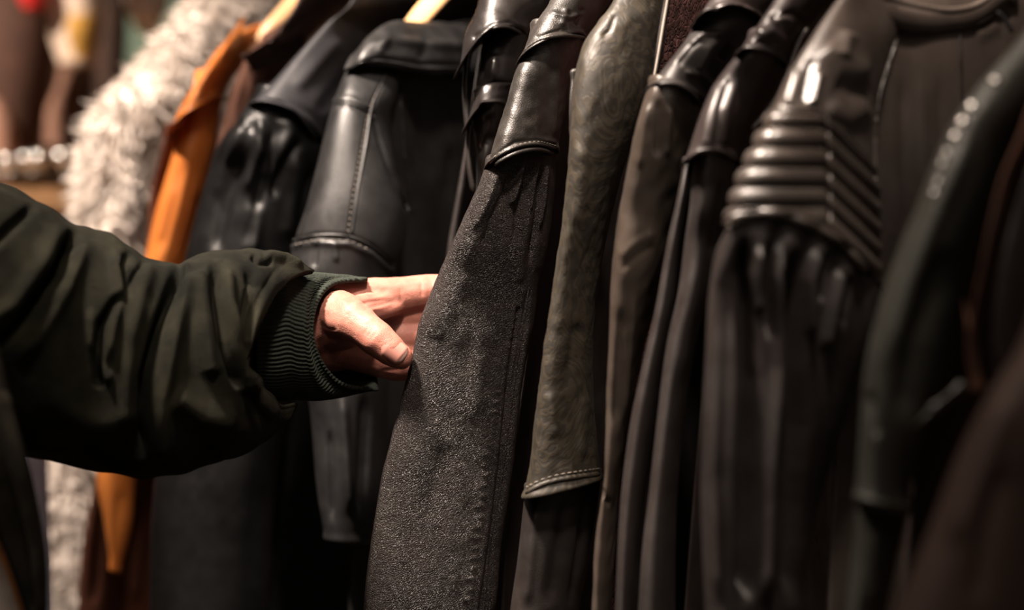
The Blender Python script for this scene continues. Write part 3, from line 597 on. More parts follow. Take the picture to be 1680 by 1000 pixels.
S = loft('undersleeve', [R(1122, 262, .995, 1150, 262, 1.01, .012), R(1112, 320, .992, 1140, 320, 1.01, .016), R(1094, 400, .992, 1128, 400, 1.01, .018), R(1076, 500, .994, 1112, 500, 1.01, .018), R(1054, 600, .994, 1092, 600, 1.01, .018), R(1034, 700, .994, 1076, 700, 1.01, .018), R(1016, 850, .994, 1056, 850, 1.01, .018), R(1005, 1080, .994, 1044, 1080, 1.01, .018)],
         M['matt_brown'], g, nv=120, nf=40, noise=[(1.2, (30, 30, 8), 33)])
U = loft('upper_sleeve', [R(1232, 55, .972, 1318, 65, 1.008, .027), R(1208, 90, .968, 1290, 110, 1.005, .032), R(1176, 132, .972, 1268, 155, 1.005, .032), R(1151, 186, .968, 1238, 205, 1.0, .035), R(1131, 245, .966, 1218, 255, .998, .035), R(1122, 276, .966, 1212, 278, .998, .034)], M['dark_brown'], g, nv=110, nf=90,
         noise=[(.7, (30, 30, 14), 19)], folds=[([(1195, 130), (1180, 180), (1172, 250)], 4, -1.2, .05), ([(1184, 130), (1166, 185), (1156, 250)], 9, 1.4), ([(1208, 130), (1192, 180), (1184, 250)], 7, 1.4)], hemroll=.0016, pull=lambda th, v: -np.abs(np.sin(th))*.008*v**3)
seam(U, [(1124, 266), (1150, 247), (1180, 247), (1206, 262)], M['dark_brown'], .001)
Cc = loft('collar', [R(1290, -40, .972, 1400, -40, 1.01, .018), R(1268, 5, .966, 1364, 5, 1.005, .025), R(1246, 38, .962, 1336, 35, 1.0, .029), R(1226, 68, .958, 1312, 68, .996, .031), R(1208, 92, .956, 1288, 112, .994, .032)], M['dark_brown'], g, nv=80, nf=80,
          noise=[(1.5, (70, 70, 70), 29)], folds=[([(1230, 66), (1262, 72), (1296, 98)], 4, -1.8), ([(1240, 60), (1265, 50), (1290, 70)], 7, 2.6), ([(1275, 20), (1300, 40)], 6, 2.2), ([(1260, 30), (1300, 20), (1330, 30)], 5, -2)], hemroll=.0016, pull=lambda th, v: -np.abs(np.sin(th))*.004*v**2.5)
v = np.array([P(a, b, .975) for a, b in dens([(1325, 45), (1312, 65), (1296, 105), (1272, 160), (1248, 195), (1232, 214)], 5)]); tube('front_edge', v, .0016, M['biker'], g)

# --- quilted biker jacket
g = garment('taupe-black biker jacket with a ribbed quilted shoulder panel and open round collar', 1300, .96)
TR = loft('trunk', [R(1395, -20, .935, 1720, -70, 1.03, .010), R(1410, 50, .932, 1730, 20, 1.03, .018), R(1415, 150, .932, 1720, 130, 1.03, .022), R(1415, 300, .938, 1700, 300, 1.04, .022), R(1400, 480, .95, 1680, 480, 1.08, .022), R(1370, 750, .955, 1650, 750, 1.09, .022), R(1350, 1150, .955, 1640, 1150, 1.10, .022)],
          M['biker'], g, nv=150, nf=90, p=.4, noise=[(1.2, (20, 20, 7), 2)], folds=[([(1480, 120), (1490, 420)], 9, -1.8), ([(1510, 110), (1520, 420)], 9, 1.3), ([(1540, 120), (1548, 400)], 7, -1.2), ([(1600, 60), (1640, 40)], 10, 2), ([(1660, 30), (1640, 12)], 4, -2.5)])
seam(TR, [(1574, 48), (1576, 90), (1578, 170), (1580, 300)], M['dark_brown'], .0011)
def quilt(q, th, v):
    x, y = q[:, 0], q[:, 1]
    # quilting ribs: nearly level over the shoulder cap, falling away to the right of it
    yy = y-np.clip((x-1350), 0, 200)*.95
    top = np.interp(x, [1190, 1270, 1345, 1380, 1420, 1440], [180, 180, 186, 210, 258, 300])
    bot = np.interp(x, [1190, 1220, 1270, 1310, 1345, 1380, 1420, 1440], [366, 352, 346, 358, 374, 398, 440, 476])
    inside = 1/(1+np.exp(-(y-top)/3))*1/(1+np.exp((y-bot)/3))
    ph = (yy-180)/32.5+.12
    return (.0031*np.abs(np.sin(math.pi*ph))**.6-.0012)*inside*(np.sin(th) > -.6)
S = loft('upper_sleeve', [R(1400, -30, .905, 1470, -20, .95, .012), R(1370, 8, .90, 1478, 20, .945, .018), R(1332, 62, .892, 1474, 62, .94, .026), R(1296, 118, .885, 1458, 118, .935, .033), R(1266, 178, .88, 1442, 178, .93, .038), R(1240, 230, .878, 1436, 240, .93, .041), R(1216, 286, .876, 1438, 300, .93, .043), R(1197, 345, .876, 1440, 390, .93, .044), R(1192, 372, .876, 1442, 480, .93, .044)],
         M['biker'], g, nv=230, nf=150, p=.75, noise=[(1.0, (30, 30, 20), 17)], extra=quilt,
         folds=[([(1350, 70), (1380, 104), (1432, 118)], 20, 2.8), ([(1366, 138), (1400, 150), (1434, 142)], 16, -2.6), ([(1350, 172), (1390, 192), (1430, 172)], 17, 2.4), ([(1395, 50), (1376, 100)], 13, 2.5), ([(1334, 90), (1318, 172)], 7, -2.4), ([(1308, 110), (1290, 175)], 9, 1.6), ([(1344, 115), (1330, 175)], 7, 2.2),
                ([(1353, 190), (1358, 300), (1360, 370)], 3, -1.5, .05), ([(1270, 183), (1345, 187), (1380, 211), (1420, 259), (1440, 300)], 3, -2, 0)],
         pull=lambda th, v: -np.abs(np.sin(th))**1.2*.019*v**4, hemroll=.001)
seam(S, [(1476, 50), (1456, 110), (1441, 165), (1435, 240), (1437, 290)], M['biker'], .0007, name='raglan_seam')
seam(S, [(1272, 182), (1310, 180), (1346, 187), (1380, 211), (1420, 259), (1438, 300)], M['biker'], .0010)
seam(S, [(1356, 190), (1360, 240), (1362, 300), (1362, 372)], M['biker'], .0010)
def gath(q, th, v):
    x, y = q[:, 0], q[:, 1]
    return (.0016*np.sin(x/8.2+y/60+1.2*np.sin(y/70)))*np.exp(-np.clip(y-(360+np.clip(x-1330, 0, 200)*.8), 0, 999)/160)
SL = loft('lower_sleeve', [R(1203, 335, .878, 1440, 400, .931, .042), R(1191, 366, .878, 1440, 460, .93, .0425), R(1172, 410, .88, 1434, 520, .928, .042), R(1167, 470, .884, 1420, 570, .925, .040), R(1164, 560, .884, 1400, 640, .925, .038), R(1156, 700, .884, 1370, 740, .925, .036), R(1152, 850, .884, 1340, 860, .925, .034), R(1158, 1000, .884, 1320, 1000, .925, .034), R(1165, 1100, .884, 1310, 1100, .925, .034)],
          M['matt_brown'], g, nv=220, nf=150, p=.75, noise=[(1.6, (50, 50, 8), 37)], extra=gath,
          folds=[([(1222, 380), (1214, 450), (1232, 620), (1225, 1000)], 12, -13, .1), ([(1185, 400), (1180, 560), (1172, 780), (1180, 1000)], 9, 3, .1), ([(1286, 380), (1274, 450), (1278, 600), (1262, 760), (1250, 1000)], 10, 6, .1), ([(1305, 400), (1300, 520), (1310, 700), (1300, 1000)], 12, -10, .1), ([(1245, 400), (1250, 520)], 7, 4), ([(1262, 390), (1258, 480), (1262, 560)], 5, -5),
                 ([(1340, 400), (1325, 460), (1330, 560)], 7, 5), ([(1357, 410), (1345, 500)], 5, -5), ([(1380, 430), (1365, 500), (1350, 580)], 7, 5), ([(1395, 450), (1380, 540)], 6, -5)])
seam(SL, [(1194, 368), (1220, 354), (1270, 349), (1310, 362), (1345, 378), (1380, 403), (1415, 444)], M['biker'], .0024, off=.002, name='welt_seam')
stitch(SL, [(1196, 376), (1222, 362), (1270, 357), (1308, 370), (1343, 386)], M['thread'], .004, .0028, .0005, off=.002)
Cc = loft('collar', [R(1440, -20, .922, 1418, 8, .914, .005), R(1470, 2, .930, 1450, 35, .924, .007), R(1512, 12, .942, 1492, 51, .936, .008), R(1560, 16, .957, 1540, 54, .951, .008), R(1600, 8, .970, 1590, 47, .966, .008), R(1640, -18, .982, 1632, 24, .978, .007), R(1670, -50, .992, 1668, -10, .988, .005)], M['biker'], g, nv=110, nf=50, noise=[(.8, (50, 50, 50), 4)])
seam(Cc, [(1445, -8), (1480, 6), (1520, 14), (1560, 18), (1600, 10), (1638, -14)], M['biker'], .0022)
seam(Cc, [(1425, 10), (1452, 34), (1492, 50), (1540, 53), (1588, 46), (1630, 24)], M['dark_brown'], .0010)
tube('front_slit', np.array([P(a, b, .93) for a, b in dens([(1636, 18), (1650, 34), (1662, 54)], 4)]), .0012, M['dark_in'], g)

# --- green grey jacket
g = garment('blurred grey-green leather jacket with glinting seam bumps, second from the right edge', 1520, .84)
loft('trunk', [R(1700, 60, .82, 1900, 0, 1.0, .012), R(1620, 200, .815, 1880, 200, 1.02, .018), R(1560, 400, .82, 1850, 400, 1.02, .018), R(1520, 600, .83, 1840, 600, 1.02, .018), R(1490, 850, .83, 1840, 850, 1.02, .018), R(1470, 1150, .83, 1800, 1150, 1.02, .018)], M['dark_brown'], g, nv=60, nf=40, p=.6, noise=[(3, (20, 20, 20), 1)])
S = loft('upper_sleeve', [R(1740, -20, .79, 1860, 20, .82, .02), R(1682, 52, .785, 1790, 90, .815, .024), R(1622, 118, .775, 1740, 160, .805, .030), R(1586, 165, .77, 1700, 210, .80, .033), R(1556, 212, .768, 1670, 260, .80, .035), R(1530, 272, .766, 1645, 320, .80, .036), R(1505, 342, .766, 1620, 390, .80, .036), R(1475, 415, .766, 1600, 450, .80, .035), R(1446, 500, .768, 1580, 530, .80, .034), R(1420, 600, .77, 1560, 610, .80, .032), R(1411, 700, .772, 1525, 715, .80, .030), R(1407, 770, .774, 1500, 790, .80, .028), R(1405, 816, .774, 1494, 838, .80, .028)],
         M['green_grey'], g, nv=170, nf=70, noise=[(2, (25, 25, 12), 6)], folds=[([(1600, 200), (1540, 340), (1490, 470), (1450, 620)], 14, 2.5), ([(1560, 400), (1500, 560), (1480, 700)], 16, -4), ([(1420, 640), (1440, 720)], 8, -2)])
seam(S, [(1404, 811), (1440, 824), (1492, 833)], M['green_grey'], .0016)
for (x, y, r) in ((1630, 135, .0022), (1593, 177, .0026), (1578, 202, .0026), (1566, 226, .0025), (1553, 251, .0017), (1545, 270, .0017), (1538, 298, .0016), (1531, 318, .0018)):
    v, nn = onsurf(S, [(x+2, y), (x+3, y+1)], 3, .0003); c = v[0]
    bm = bmesh.new(); bmesh.ops.create_uvsphere(bm, u_segments=12, v_segments=8, radius=r)
    vv = np.array([list(a.co) for a in bm.verts]); ff = [tuple(a.index for a in f.verts) for f in bm.faces]; bm.free()
    obj('seam_bump', vv*np.array([.85, .6, .85])+c, ff, M['silver'], S.o)  # metal beads added to give the glints along the puckered seam
loft('lower_sleeve', [R(1408, 800, .782, 1492, 818, .803, .022), R(1405, 830, .782, 1488, 850, .803, .023), R(1398, 920, .782, 1472, 920, .803, .022), R(1388, 1000, .782, 1455, 1000, .803, .021), R(1378, 1090, .782, 1440, 1090, .803, .021)], M['green_grey'], g, nv=60, nf=40, folds=[([(1440, 830), (1425, 1000)], 8, 2)])

# --- foreground brown jacket
g = garment('out-of-focus dark brown garment nearest the camera, filling the lower right corner', 1620, .70, 'brown_jacket')
S = loft('sleeve', [R(1850, -60, .74, 1960, -60, .77, .02), R(1800, 120, .72, 1920, 120, .75, .026), R(1740, 300, .70, 1900, 300, .74, .03), R(1700, 480, .69, 1900, 480, .73, .035), R(1668, 570, .685, 1890, 570, .73, .037), R(1630, 632, .682, 1860, 650, .73, .038), R(1596, 692, .68, 1840, 720, .73, .038), R(1560, 765, .68, 1800, 800, .73, .038), R(1520, 868, .68, 1780, 900, .73, .038), R(1478, 972, .68, 1760, 1000, .73, .038), R(1440, 1080, .68, 1740, 1100, .73, .038)],
         M['fg_brown'], g, nv=120, nf=70, noise=[(2, (20, 20, 12), 6)], folds=[([(1660, 640), (1560, 900)], 20, 3), ([(1650, 760), (1600, 1000)], 18, -3)])
g2 = garment('rust suede lapel edge hanging blurred above the lower right corner', 1620, .76, 'suede_lapel', 'lapel', z=1.15)
loft('lapel_edge', [R(1705, 120, .75, 1740, 130, .77, .006), R(1672, 220, .745, 1705, 235, .765, .007), R(1642, 292, .742, 1668, 300, .76, .007), R(1622, 370, .74, 1645, 378, .755, .007), R(1608, 440, .74, 1626, 450, .755, .006), R(1592, 520, .742, 1608, 525, .755, .005), R(1586, 580, .745, 1604, 580, .755, .005), R(1596, 640, .748, 1612, 636, .757, .004)], M['dark_rust'], g2, nv=80, nf=24)
loft('lapel', [R(1725, 150, .765, 1850, 150, .80, .01), R(1690, 250, .76, 1850, 260, .80, .012), R(1655, 360, .757, 1830, 380, .80, .012), R(1636, 450, .755, 1800, 470, .80, .012), R(1626, 560, .757, 1780, 560, .80, .010), R(1640, 640, .76, 1760, 640, .80, .006)], M['dark_brown'], g2, nv=60, nf=30)
tag(loft('button_tab', [R(1528, 668, .745, 1536, 680, .75, .003), R(1548, 650, .745, 1556, 662, .75, .003), R(1576, 628, .748, 1580, 640, .752, .003)], M['green_grey'], None, nv=16, nf=12).o, 'small blurred leather tab poking out between the lapel edge and grey-green sleeve', 'tab')

# ------------------------------------------------------------------ person
pr = thing('person', 'person in a dark green suede jacket with ribbed cuff, reaching right to pinch a sleeve', 'person', (P(-150, 500, 1.0)[0], 1.0, .30))
AR = loft('jacket_sleeve', [R(-330, 190, .98, -330, 760, .98, .075), R(-200, 225, 1.0, -220, 745, 1.0, .072), R(-60, 278, 1.02, -70, 738, 1.02, .070), R(20, 310, 1.03, 10, 742, 1.03, .068), R(80, 341, 1.04, 70, 752, 1.04, .066), R(125, 366, 1.05, 130, 768, 1.05, .064), R(185, 384, 1.055, 190, 782, 1.055, .062), R(235, 418, 1.06, 235, 787, 1.06, .060), R(290, 430, 1.068, 285, 778, 1.068, .059),
                            R(335, 418, 1.075, 340, 762, 1.075, .060), R(400, 411, 1.085, 400, 742, 1.085, .060), R(450, 414, 1.095, 450, 716, 1.098, .054), R(492, 424, 1.108, 478, 688, 1.108, .046), R(516, 440, 1.116, 486, 664, 1.114, .038)],
          M['suede'], pr, nv=260, nf=170, p=.8, noise=[(3.0, (16, 16, 16), 51), (1.6, (55, 55, 22), 71), (.8, (80, 80, 60), 7)], hemdepth=.03,
          pull=lambda th, v: -np.abs(np.sin(th))**.8*.046*np.clip((v-.72)/.28, 0, 1)**2,
          folds=[([(350, 430), (352, 480), (366, 560), (394, 640)], 7, -11, .1), ([(372, 440), (376, 500), (398, 590), (408, 650)], 10, 6, .1), ([(330, 440), (335, 520), (350, 620)], 13, 5, .1), ([(300, 425), (268, 520), (240, 620), (234, 760)], 9, -14, .1), ([(320, 440), (290, 540), (265, 650), (262, 760)], 14, 6, .1),
                 ([(250, 425), (230, 480), (212, 560), (205, 700)], 16, 5, .1), ([(198, 480), (168, 530), (160, 580), (164, 640)], 7, -9, .1), ([(185, 600), (175, 620), (150, 560), (150, 500)], 8, 4), ([(188, 400), (196, 470), (185, 540), (176, 600)], 9, 5), ([(128, 372), (100, 440), (40, 520), (-10, 575)], 9, -12, .08), ([(150, 385), (110, 470), (60, 560), (20, 600)], 14, 5),
                 ([(100, 360), (70, 430), (20, 500), (-40, 540)], 14, 5), ([(60, 335), (20, 370), (-30, 420)], 8, -5), ([(215, 410), (200, 440), (210, 480)], 6, -5), ([(240, 425), (222, 450), (205, 490)], 5, -4), ([(120, 370), (180, 385), (240, 428)], 5, 2),
                 ([(60, 640), (140, 690), (230, 700)], 22, 4), ([(280, 640), (330, 680), (390, 690)], 22, 6), ([(400, 430), (415, 470), (400, 560), (420, 640)], 9, -5), ([(430, 420), (470, 420), (500, 436)], 6, 3), ([(410, 420), (425, 430), (450, 430)], 5, -4), ([(405, 600), (430, 660), (450, 690)], 10, 4), ([(90, 470), (60, 560), (40, 640)], 18, -3), ([(290, 470), (310, 430)], 5, 2.5)])
ribn = 46
CU = loft('ribbed_cuff', [R(418, 452, 1.120, 424, 652, 1.120, .040), R(440, 447, 1.124, 444, 655, 1.124, .042), R(475, 440, 1.130, 480, 655, 1.130, .042), R(510, 446, 1.136, 520, 656, 1.136, .040), R(545, 450, 1.142, 560, 651, 1.142, .038), R(572, 452, 1.147, 592, 644, 1.147, .037), R(600, 460, 1.150, 619, 637, 1.150, .037)],
          M['knit'], pr, nv=70, nf=ribn*7, nb=ribn*4, p=.8, hem=(True, True), hemroll=.0012, hemdepth=.05, noise=[(1.2, (50, 50, 50), 5)], back=1.05,
          ribs=lambda th, v: .00055*np.cos(th*ribn*2)*(1+0*v), pull=lambda th, v: -(np.clip(np.sin(th), 0, 1)**.62)*.036*v**1.5)
# front edge of the person's jacket with its zip, and the shirt under it
JF = loft('jacket_front', [R(-520, 500, .95, -30, 470, .93, .05), R(-300, 600, .94, 6, 590, .925, .045), R(-190, 680, .935, 24, 668, .922, .040), R(-100, 760, .93, 46, 748, .92, .034), R(-42, 830, .925, 62, 828, .92, .026), R(-4, 890, .923, 71, 890, .92, .020), R(14, 940, .922, 75, 940, .92, .018), R(36, 1000, .92, 76, 1000, .92, .015), R(58, 1090, .92, 84, 1090, .92, .012)],
          M['suede_front_lit'], pr, nv=90, nf=110, p=.5, noise=[(1.5, (30, 30, 15), 3)], folds=[([(-20, 640), (10, 760), (30, 860), (56, 1010)], 7, -4, .05), ([(5, 640), (36, 770), (58, 900), (64, 1010)], 10, 3, .05), ([(-30, 760), (0, 850), (24, 930), (44, 1010)], 7, 2.5, .02)])
zl = [(-34, 830), (-12, 862), (5, 894), (23, 942), (44, 1004), (64, 1070)]
v, nn = onsurf(JF, zl, 3, .0012); tube('zip_tape', v, .0035, M['dark_in'], JF.o, nrm=nn, flat=.35)
v, nn = onsurf(JF, zl, 1.0, .0028)
d = np.concatenate([[0], np.cumsum(np.linalg.norm(np.diff(v, axis=0), axis=1))]); VV, FF = [], []; s = 0; k = 0
while s < d[-1]:
    c = np.array([np.interp(s, d, v[:, i]) for i in range(3)]); a, f = box_vf((0, 0, 0), (.0034, .0014, .0011))
    ang = -.38; a = np.array(a); a = np.stack([a[:, 0]*math.cos(ang)-a[:, 2]*math.sin(ang), a[:, 1], a[:, 0]*math.sin(ang)+a[:, 2]*math.cos(ang)], 1)
    o = len(VV)*8; VV.append(a+c); FF += [tuple(i+o for i in ff) for ff in f]; s += .0020; k += 1
obj('zip_teeth', np.concatenate(VV), FF, M['copper'], JF.o, smooth=False, kind='stuff', label='copper zip teeth')
loft('shirt', [R(-420, 740, .985, -20, 740, .98, .03), R(-420, 850, .985, 5, 850, .98, .03), R(-420, 1000, .985, 46, 1000, .98, .03), R(-420, 1120, .985, 56, 1120, .98, .03)], M['shirt'], pr, nv=20, nf=30, label='cream shirt under the jacket')

# the hand and forearm: one continuous surface
def hand():
    bm = bmesh.new()
    def cap(pts, n=14):
        """chain of tapered capsules through (px, py, depth, radius_mm)"""
        Q = [(P(a, b, c), r*.001) for a, b, c, r in pts]
        for (p0, r0), (p1, r1) in zip(Q[:-1], Q[1:]):
            D = p1-p0; L = np.linalg.norm(D); D = D/L
            x = np.cross(D, [0.2, .3, 1]); x /= np.linalg.norm(x); y = np.cross(D, x)
            prof = [(-r0*math.cos(a), r0*math.sin(a)) for a in np.linspace(0, math.pi/2, 7)]+[(L+r1*math.sin(a), r1*math.cos(a)) for a in np.linspace(0, math.pi/2, 7)]
            rings = []
            for s, r in prof:
                rings.append([bm.verts.new(p0+D*s+(x*math.cos(2*math.pi*j/n)+y*math.sin(2*math.pi*j/n))*max(r, 1e-5)) for j in range(n)])
            for A_, B_ in zip(rings[:-1], rings[1:]):
                for j in range(n):
                    k = (j+1) % n
                    bm.faces.new((A_[j], A_[k], B_[k], B_[j]))
            bm.faces.new(rings[0][::-1]); bm.faces.new(rings[-1])
    # forearm and wrist
    cap([(250, 600, 1.09, 36), (380, 560, 1.115, 30), (470, 540, 1.135, 24), (530, 530, 1.15, 22)])
    cap([(470, 560, 1.14, 22), (545, 560, 1.16, 20)]); cap([(455, 530, 1.142, 24), (500, 528, 1.139, 22), (545, 521, 1.137, 18)])
    # metacarpals, index side on top
    cap([(515, 505, 1.146, 18), (545, 500, 1.155, 16.5), (590, 493, 1.165, 14.5), (650, 487, 1.178, 13), (700, 480, 1.186, 12)])
    cap([(530, 530, 1.158, 17), (620, 520, 1.18, 13), (700, 516, 1.192, 12)])
    cap([(535, 550, 1.155, 16), (620, 552, 1.178, 13), (695, 552, 1.188, 11.5)])
    cap([(540, 565, 1.150, 14), (600, 580, 1.168, 13), (650, 595, 1.172, 12), (680, 598, 1.178, 10.5)])
    cap([(600, 505, 1.182, 12), (610, 585, 1.178, 12)]); cap([(660, 500, 1.192, 11), (660, 580, 1.186, 11)])
    # fingers, curling behind the sleeve
    cap([(700, 480, 1.186, 12), (735, 474, 1.187, 10), (785, 470, 1.187, 9), (815, 497, 1.187, 8.2), (822, 522, 1.182, 7.2)])
    cap([(700, 516, 1.192, 12), (790, 512, 1.193, 9.2), (826, 542, 1.193, 8.2), (832, 568, 1.187, 7.2)])
    cap([(695, 552, 1.188, 11.5), (772, 560, 1.192, 8.8), (806, 592, 1.192, 8), (813, 616, 1.186, 7)])
    cap([(680, 598, 1.178, 10.5), (738, 612, 1.187, 8), (766, 638, 1.187, 7), (774, 654, 1.183, 6.3)])
    # thumb
    cap([(536, 520, 1.142, 17), (556, 516, 1.128, 15.5), (580, 526, 1.113, 13), (603, 543, 1.106, 10.8), (619, 556, 1.103, 11.0), (638, 572, 1.102, 10.0), (656.5, 585.5, 1.103, 8.0)])
    cap([(545, 545, 1.140, 13), (575, 545, 1.122, 10)])
    # web between thumb and index
    cap([(580, 508, 1.128, 9), (606, 500, 1.150, 8), (640, 492, 1.172, 8)])
    cap([(590, 516, 1.126, 7), (620, 514, 1.148, 5), (652, 503, 1.170, 5)])
    me = bpy.data.meshes.new('hand_tmp'); bm.to_mesh(me); bm.free()
    o = bpy.data.objects.new('hand_tmp', me); COL.objects.link(o)
    m = o.modifiers.new('r', 'REMESH'); m.mode = 'VOXEL'; m.voxel_size = .0011; m.adaptivity = 0
    m = o.modifiers.new('s', 'SMOOTH'); m.factor = .5; m.iterations = 9
    dg = bpy.context.evaluated_depsgraph_get(); me2 = bpy.data.meshes.new_from_object(o.evaluated_get(dg))
    bpy.data.objects.remove(o)
    n = len(me2.vertices); v = np.zeros(n*3); me2.vertices.foreach_get('co', v); v = v.reshape(-1, 3)
    nn = np.zeros(n*3); me2.vertices.foreach_get('normal', nn); nn = nn.reshape(-1, 3)
    q = proj(v); fr = (nn[:, 1] < .2)
    disp = np.zeros(n)
    near = v[:, 1] < 1.135
    for pts, wd, h, only in (
        ([(598, 556), (606, 548), (613, 536), (614, 528)], 2.2, -.45, True), ([(603, 560), (612, 551), (620, 540)], 1.8, -.4, True), ([(593, 552), (600, 544), (606, 532)], 1.8, -.3, True),
        ([(565, 530), (572, 520), (570, 508)], 3, -.35, True), ([(528, 545), (545, 552), (562, 553)], 3, -.9, False), ([(524, 530), (540, 540), (556, 540)], 2.2, -.4, False), ([(585, 500), (610, 494), (640, 490)], 3, -.6, False),
        ([(600, 510), (625, 505), (650, 497)], 3, .6, False), ([(655, 470), (660, 500)], 3, -.4, False), ([(640, 476), (600, 488)], 5, -.6, False), ([(690, 460), (694, 490)], 3, -.5, False),
        ([(622, 607), (645, 606), (664, 605)], 2.5, -.6, False), ([(550, 490), (575, 500)], 5, .7, True), ([(612, 520), (600, 530)], 4, .4, True)):
        m_ = fr & (near if only else True)
        disp[m_] += h*.001*poly_field(q[m_], pts, wd, .3)
    disp += .00035*vnoise(v, (130, 130, 130), 3)
    v = v+nn*disp[:, None]-rootloc(pr)
    me2.vertices.foreach_set('co', v.ravel()); me2.materials.clear(); me2.materials.append(M['skin'])
    me2.polygons.foreach_set('use_smooth', [True]*len(me2.polygons)); me2.update()
    h = bpy.data.objects.new('hand_and_forearm', me2); COL.objects.link(h); h.parent = pr
    h['label'] = 'bare left hand, thumb in front of the palm, fingers behind the sleeve'
    return h
hd = hand()
# thumbnail
a0 = P(627, 566, 1.102); a1 = P(662, 590.5, 1.1022); D = a1-a0; Ln = np.linalg.norm(D); D /= Ln
up = np.array([.22, -1, .30]); Nn = up-D*np.dot(up, D); Nn /= np.linalg.norm(Nn); Bn = np.cross(D, Nn)
VV, FF, MI = [], [], []; nu, nw = 20, 16
for layer in (0, 1):
    for i in range(nu):
        u = i/(nu-1)
        wv = .0072*(1-.0*u)*min(1, (.35+.65*math.sqrt(min(1, u/.30))))*(1 if u < .8 else math.sqrt(max(.12, 1-((u-.8)/.22)**2)))
        r = .01105-u*.0022
        for j in range(nw):
            s = (j/(nw-1)-.5)*2
            ang = s*wv/.0078
            edge = max(0, abs(s)-.75)/.25
            rr = r-.0007*edge-.0006*layer-(.0010*(1-u/.22) if u < .22 else 0)-(max(0, u-.84)*.009)
            rr2 = rr+.0002*(1-s*s)
            VV.append(a0+D*u*Ln+(Nn*math.cos(ang)+Bn*math.sin(ang))*rr2+Nn*-.0006)
for l in (0, 1):
    for i in range(nu-1):
        for j in range(nw-1):
            o = l*nu*nw+i*nw+j; f = (o, o+1, o+nw+1, o+nw); FF.append(f if l == 0 else f[::-1]); MI.append(1 if i > nu*.84 else 0)
bd = [j for j in range(nw)]+[i*nw+nw-1 for i in range(1, nu)]+[(nu-1)*nw+j for j in range(nw-2, -1, -1)]+[i*nw for i in range(nu-2, 0, -1)]
for a, b in zip(bd, bd[1:]+bd[:1]): FF.append((a, a+nu*nw, b+nu*nw, b)); MI.append(0)
nl = obj('thumbnail', np.array(VV), FF, None, hd, mi=MI, mats=[M['nail'], M['nail_tip']], label='pale pink thumbnail'); fix_normals(nl)

# ------------------------------------------------------------------ far shop background
M['bg_brown'] = simple('bg_brown_cloth', (.055, .022, .014), .85); M['bg_dark'] = simple('bg_umber_cloth', (.035, .016, .011), .85)
M['bg_white'] = simple('bg_ivory_cloth', (.62, .50, .42), .85); M['bg_yellow'] = simple('bg_mustard_cloth', (.55, .30, .06), .85)
M['bg_pink'] = simple('bg_dusty_pink_cloth', (.36, .20, .15), .85); M['bg_red'] = simple('bg_red_cloth', (.55, .02, .02), .7)
M['bg_wood'] = simple('bg_pine_wood', (.30, .17, .09), .9, 0, .1)
def far(name, label, cat, rows, mat, **kw):
    root = thing(name, label, cat, (rows[0][0], rows[0][1], max(.0, rows[-1][2])))
    return root, loft('cloth', rows, mat, root, nv=50, nf=40, nb=12, noise=[(16, (14, 14, 3), len(label))], hemroll=0, **kw)
D_ = 3.1
far('hanging_coat', 'dark brown blurred coat at the far left edge of the background', 'coat', [R(-60, -120, D_, 60, -120, D_, .05), R(-90, 0, D_, 80, 0, D_, .06), R(-90, 130, D_, 85, 130, D_, .06), R(-80, 245, D_, 68, 245, D_, .05)], M['bg_brown'])
far('hanging_coat', 'umber brown blurred coat right of the hanging ivory top', 'coat', [R(150, -120, 3.2, 190, -120, 3.2, .04), R(146, 0, 3.2, 204, 0, 3.2, .05), R(140, 130, 3.2, 198, 130, 3.2, .05), R(135, 240, 3.2, 190, 240, 3.2, .05)], M['bg_dark'])
r_, S = far('hanging_shirt', 'ivory blurred shirt with a mustard patch hanging in the background', 'shirt', [R(95, -100, 2.96, 150, -100, 2.96, .04), R(84, 0, 2.96, 160, 0, 2.96, .05), R(88, 60, 2.96, 156, 60, 2.96, .05), R(102, 104, 2.96, 145, 104, 2.96, .03)], M['bg_white'])
loft('mustard_patch', [R(112, 28, 2.89, 158, 26, 2.91, .012), R(112, 60, 2.89, 156, 60, 2.91, .014), R(122, 92, 2.90, 148, 92, 2.91, .01)], M['bg_yellow'], r_, nv=16, nf=16, label='mustard yellow patch')
far('hanging_shirt', 'small ivory garment end at the top of the picture before the green panel', 'shirt', [R(190, -120, 3.1, 300, -120, 3.1, .04), R(192, -30, 3.1, 286, -30, 3.1, .04), R(204, 20, 3.1, 272, 20, 3.1, .04), R(222, 52, 3.1, 256, 56, 3.1, .02)], M['bg_white'])
far('hanging_scarf', 'dusty pink blurred cloth hanging below the ivory top', 'scarf', [R(108, -120, 3.4, 142, -120, 3.4, .03), R(106, 60, 3.4, 142, 60, 3.4, .03), R(100, 130, 3.4, 146, 130, 3.4, .04), R(74, 180, 3.4, 142, 180, 3.4, .05), R(70, 250, 3.4, 145, 250, 3.4, .05)], M['bg_pink'])
far('hanging_scarf', 'beige blurred cloth at the left edge above the chrome balls', 'scarf', [R(-50, 150, 3.0, 8, 170, 3.0, .03), R(-50, 200, 3.0, 28, 205, 3.0, .04), R(-50, 258, 3.0, 32, 258, 3.0, .04)], M['bg_pink'])
far('red_cap', 'small red blurred cap at the top left', 'cap', [R(30, -50, 2.9, 78, -50, 2.9, .03), R(28, -10, 2.9, 80, -10, 2.9, .04), R(40, 14, 2.9, 70, 14, 2.9, .02)], M['bg_red'])
gp = thing('green_panel', 'muted green upright panel standing behind the hanging clothes, left of the cream coat', 'panel', (-.70, 3.95, 0))
box('board', (-.70, 3.95, 1.12), (.27, .03, 2.2), M['green_paint'], gp, .004)
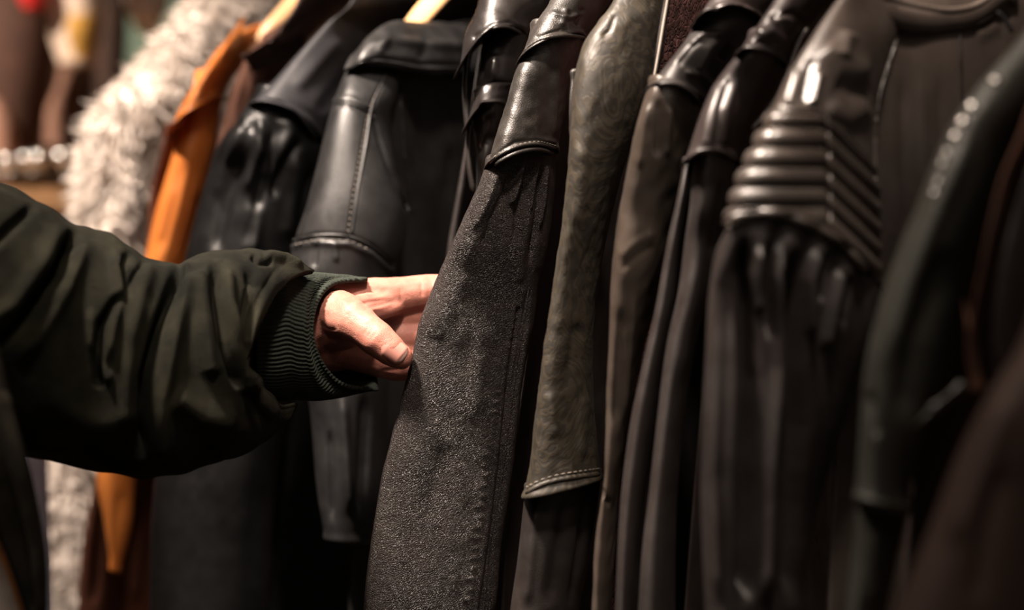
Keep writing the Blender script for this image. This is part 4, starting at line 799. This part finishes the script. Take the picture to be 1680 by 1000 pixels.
for sx in (-1, 1): box('frame_post', (-.70+sx*.145, 3.95, 1.125), (.03, .05, 2.25), M['green_paint'], gp, .004)
box('foot', (-.70, 3.95, .01), (.34, .30, .02), M['green_paint'], gp, .004)
# display table with rail of chrome balls
a = P(-120, 318, 2.7); tb = thing('display_table', 'pale wooden display table blurred behind the raised arm', 'table', (a[0]+.2, 3.0, 0))
zt = P(0, 305, 2.7)[2]
box('table_top', (-.72, 3.0, zt-.02), (.75, .55, .04), M['bg_wood'], tb, .006)
for sx in (-1, 1):
    for sy in (-1, 1): box('leg', (-.72+sx*.33, 3.0+sy*.23, (zt-.04)/2), (.05, .05, zt-.04), M['bg_wood'], tb, .004)
box('back_panel', (-.72, 3.24, zt+.06), (.72, .02, .09), M['bg_brown'], tb, .003)
zr = P(0, 261, 2.85)[2]
zt += .001
rk = thing('chrome_rail', 'horizontal chrome display rail behind the cream coat and raised sleeve', 'rail', (-.72, 2.85, zt))
tube('rail', np.array([[-1.08, 2.85, zr-.02], [-.7, 2.85, zr-.02], [-.38, 2.85, zr-.02]]), .004, M['steel'], rk, taper=False)
for x in (-1.05, -.42): tube('post', np.array([[x, 2.85, zt], [x, 2.85, zr-.02]]), .005, M['steel'], rk, taper=False)
for i, (px, py) in enumerate([(10, 263), (43, 261), (65, 259), (101, 257)]):
    c = P(px, py, 2.82)
    bm = bmesh.new(); bmesh.ops.create_uvsphere(bm, u_segments=20, v_segments=12, radius=.013)
    vv = np.array([list(q.co) for q in bm.verts]); ff = [tuple(q.index for q in f.verts) for f in bm.faces]; bm.free()
    V2, F2 = tube_vf(np.array([[0, 0, -.009], [0, 0.01, -.022], [0, .03, -.022]]), .003, 6)
    n0 = len(vv); vv = np.vstack([vv, V2]); ff += [tuple(k+n0 for k in f) for f in F2]
    b = obj('chrome_ball_hook', vv+c, ff, M['chrome'], None)
    b.data.transform(__import__('mathutils').Matrix.Translation(-Vector(c))); b.location = c
    tag(b, ['leftmost chrome ball hook on the far rail', 'second chrome ball hook from the left on the far rail', 'third chrome ball hook, close beside the second', 'chrome ball hook nearest the cream fleece coat'][i], 'hook', 'chrome ball hooks')
# pale denim seen below the arm
dn = thing('hanging_jeans', 'pale blue strip of cloth seen below the sleeve between jacket front and cream coat', 'trousers', P(55, 900, 1.68))
loft('denim', [R(26, 690, 1.66, 76, 690, 1.70, .015), R(28, 800, 1.66, 80, 800, 1.70, .015), R(30, 1000, 1.66, 84, 1000, 1.70, .015), R(30, 1200, 1.66, 84, 1200, 1.70, .015)], M['denim'], dn, nv=30, nf=20)
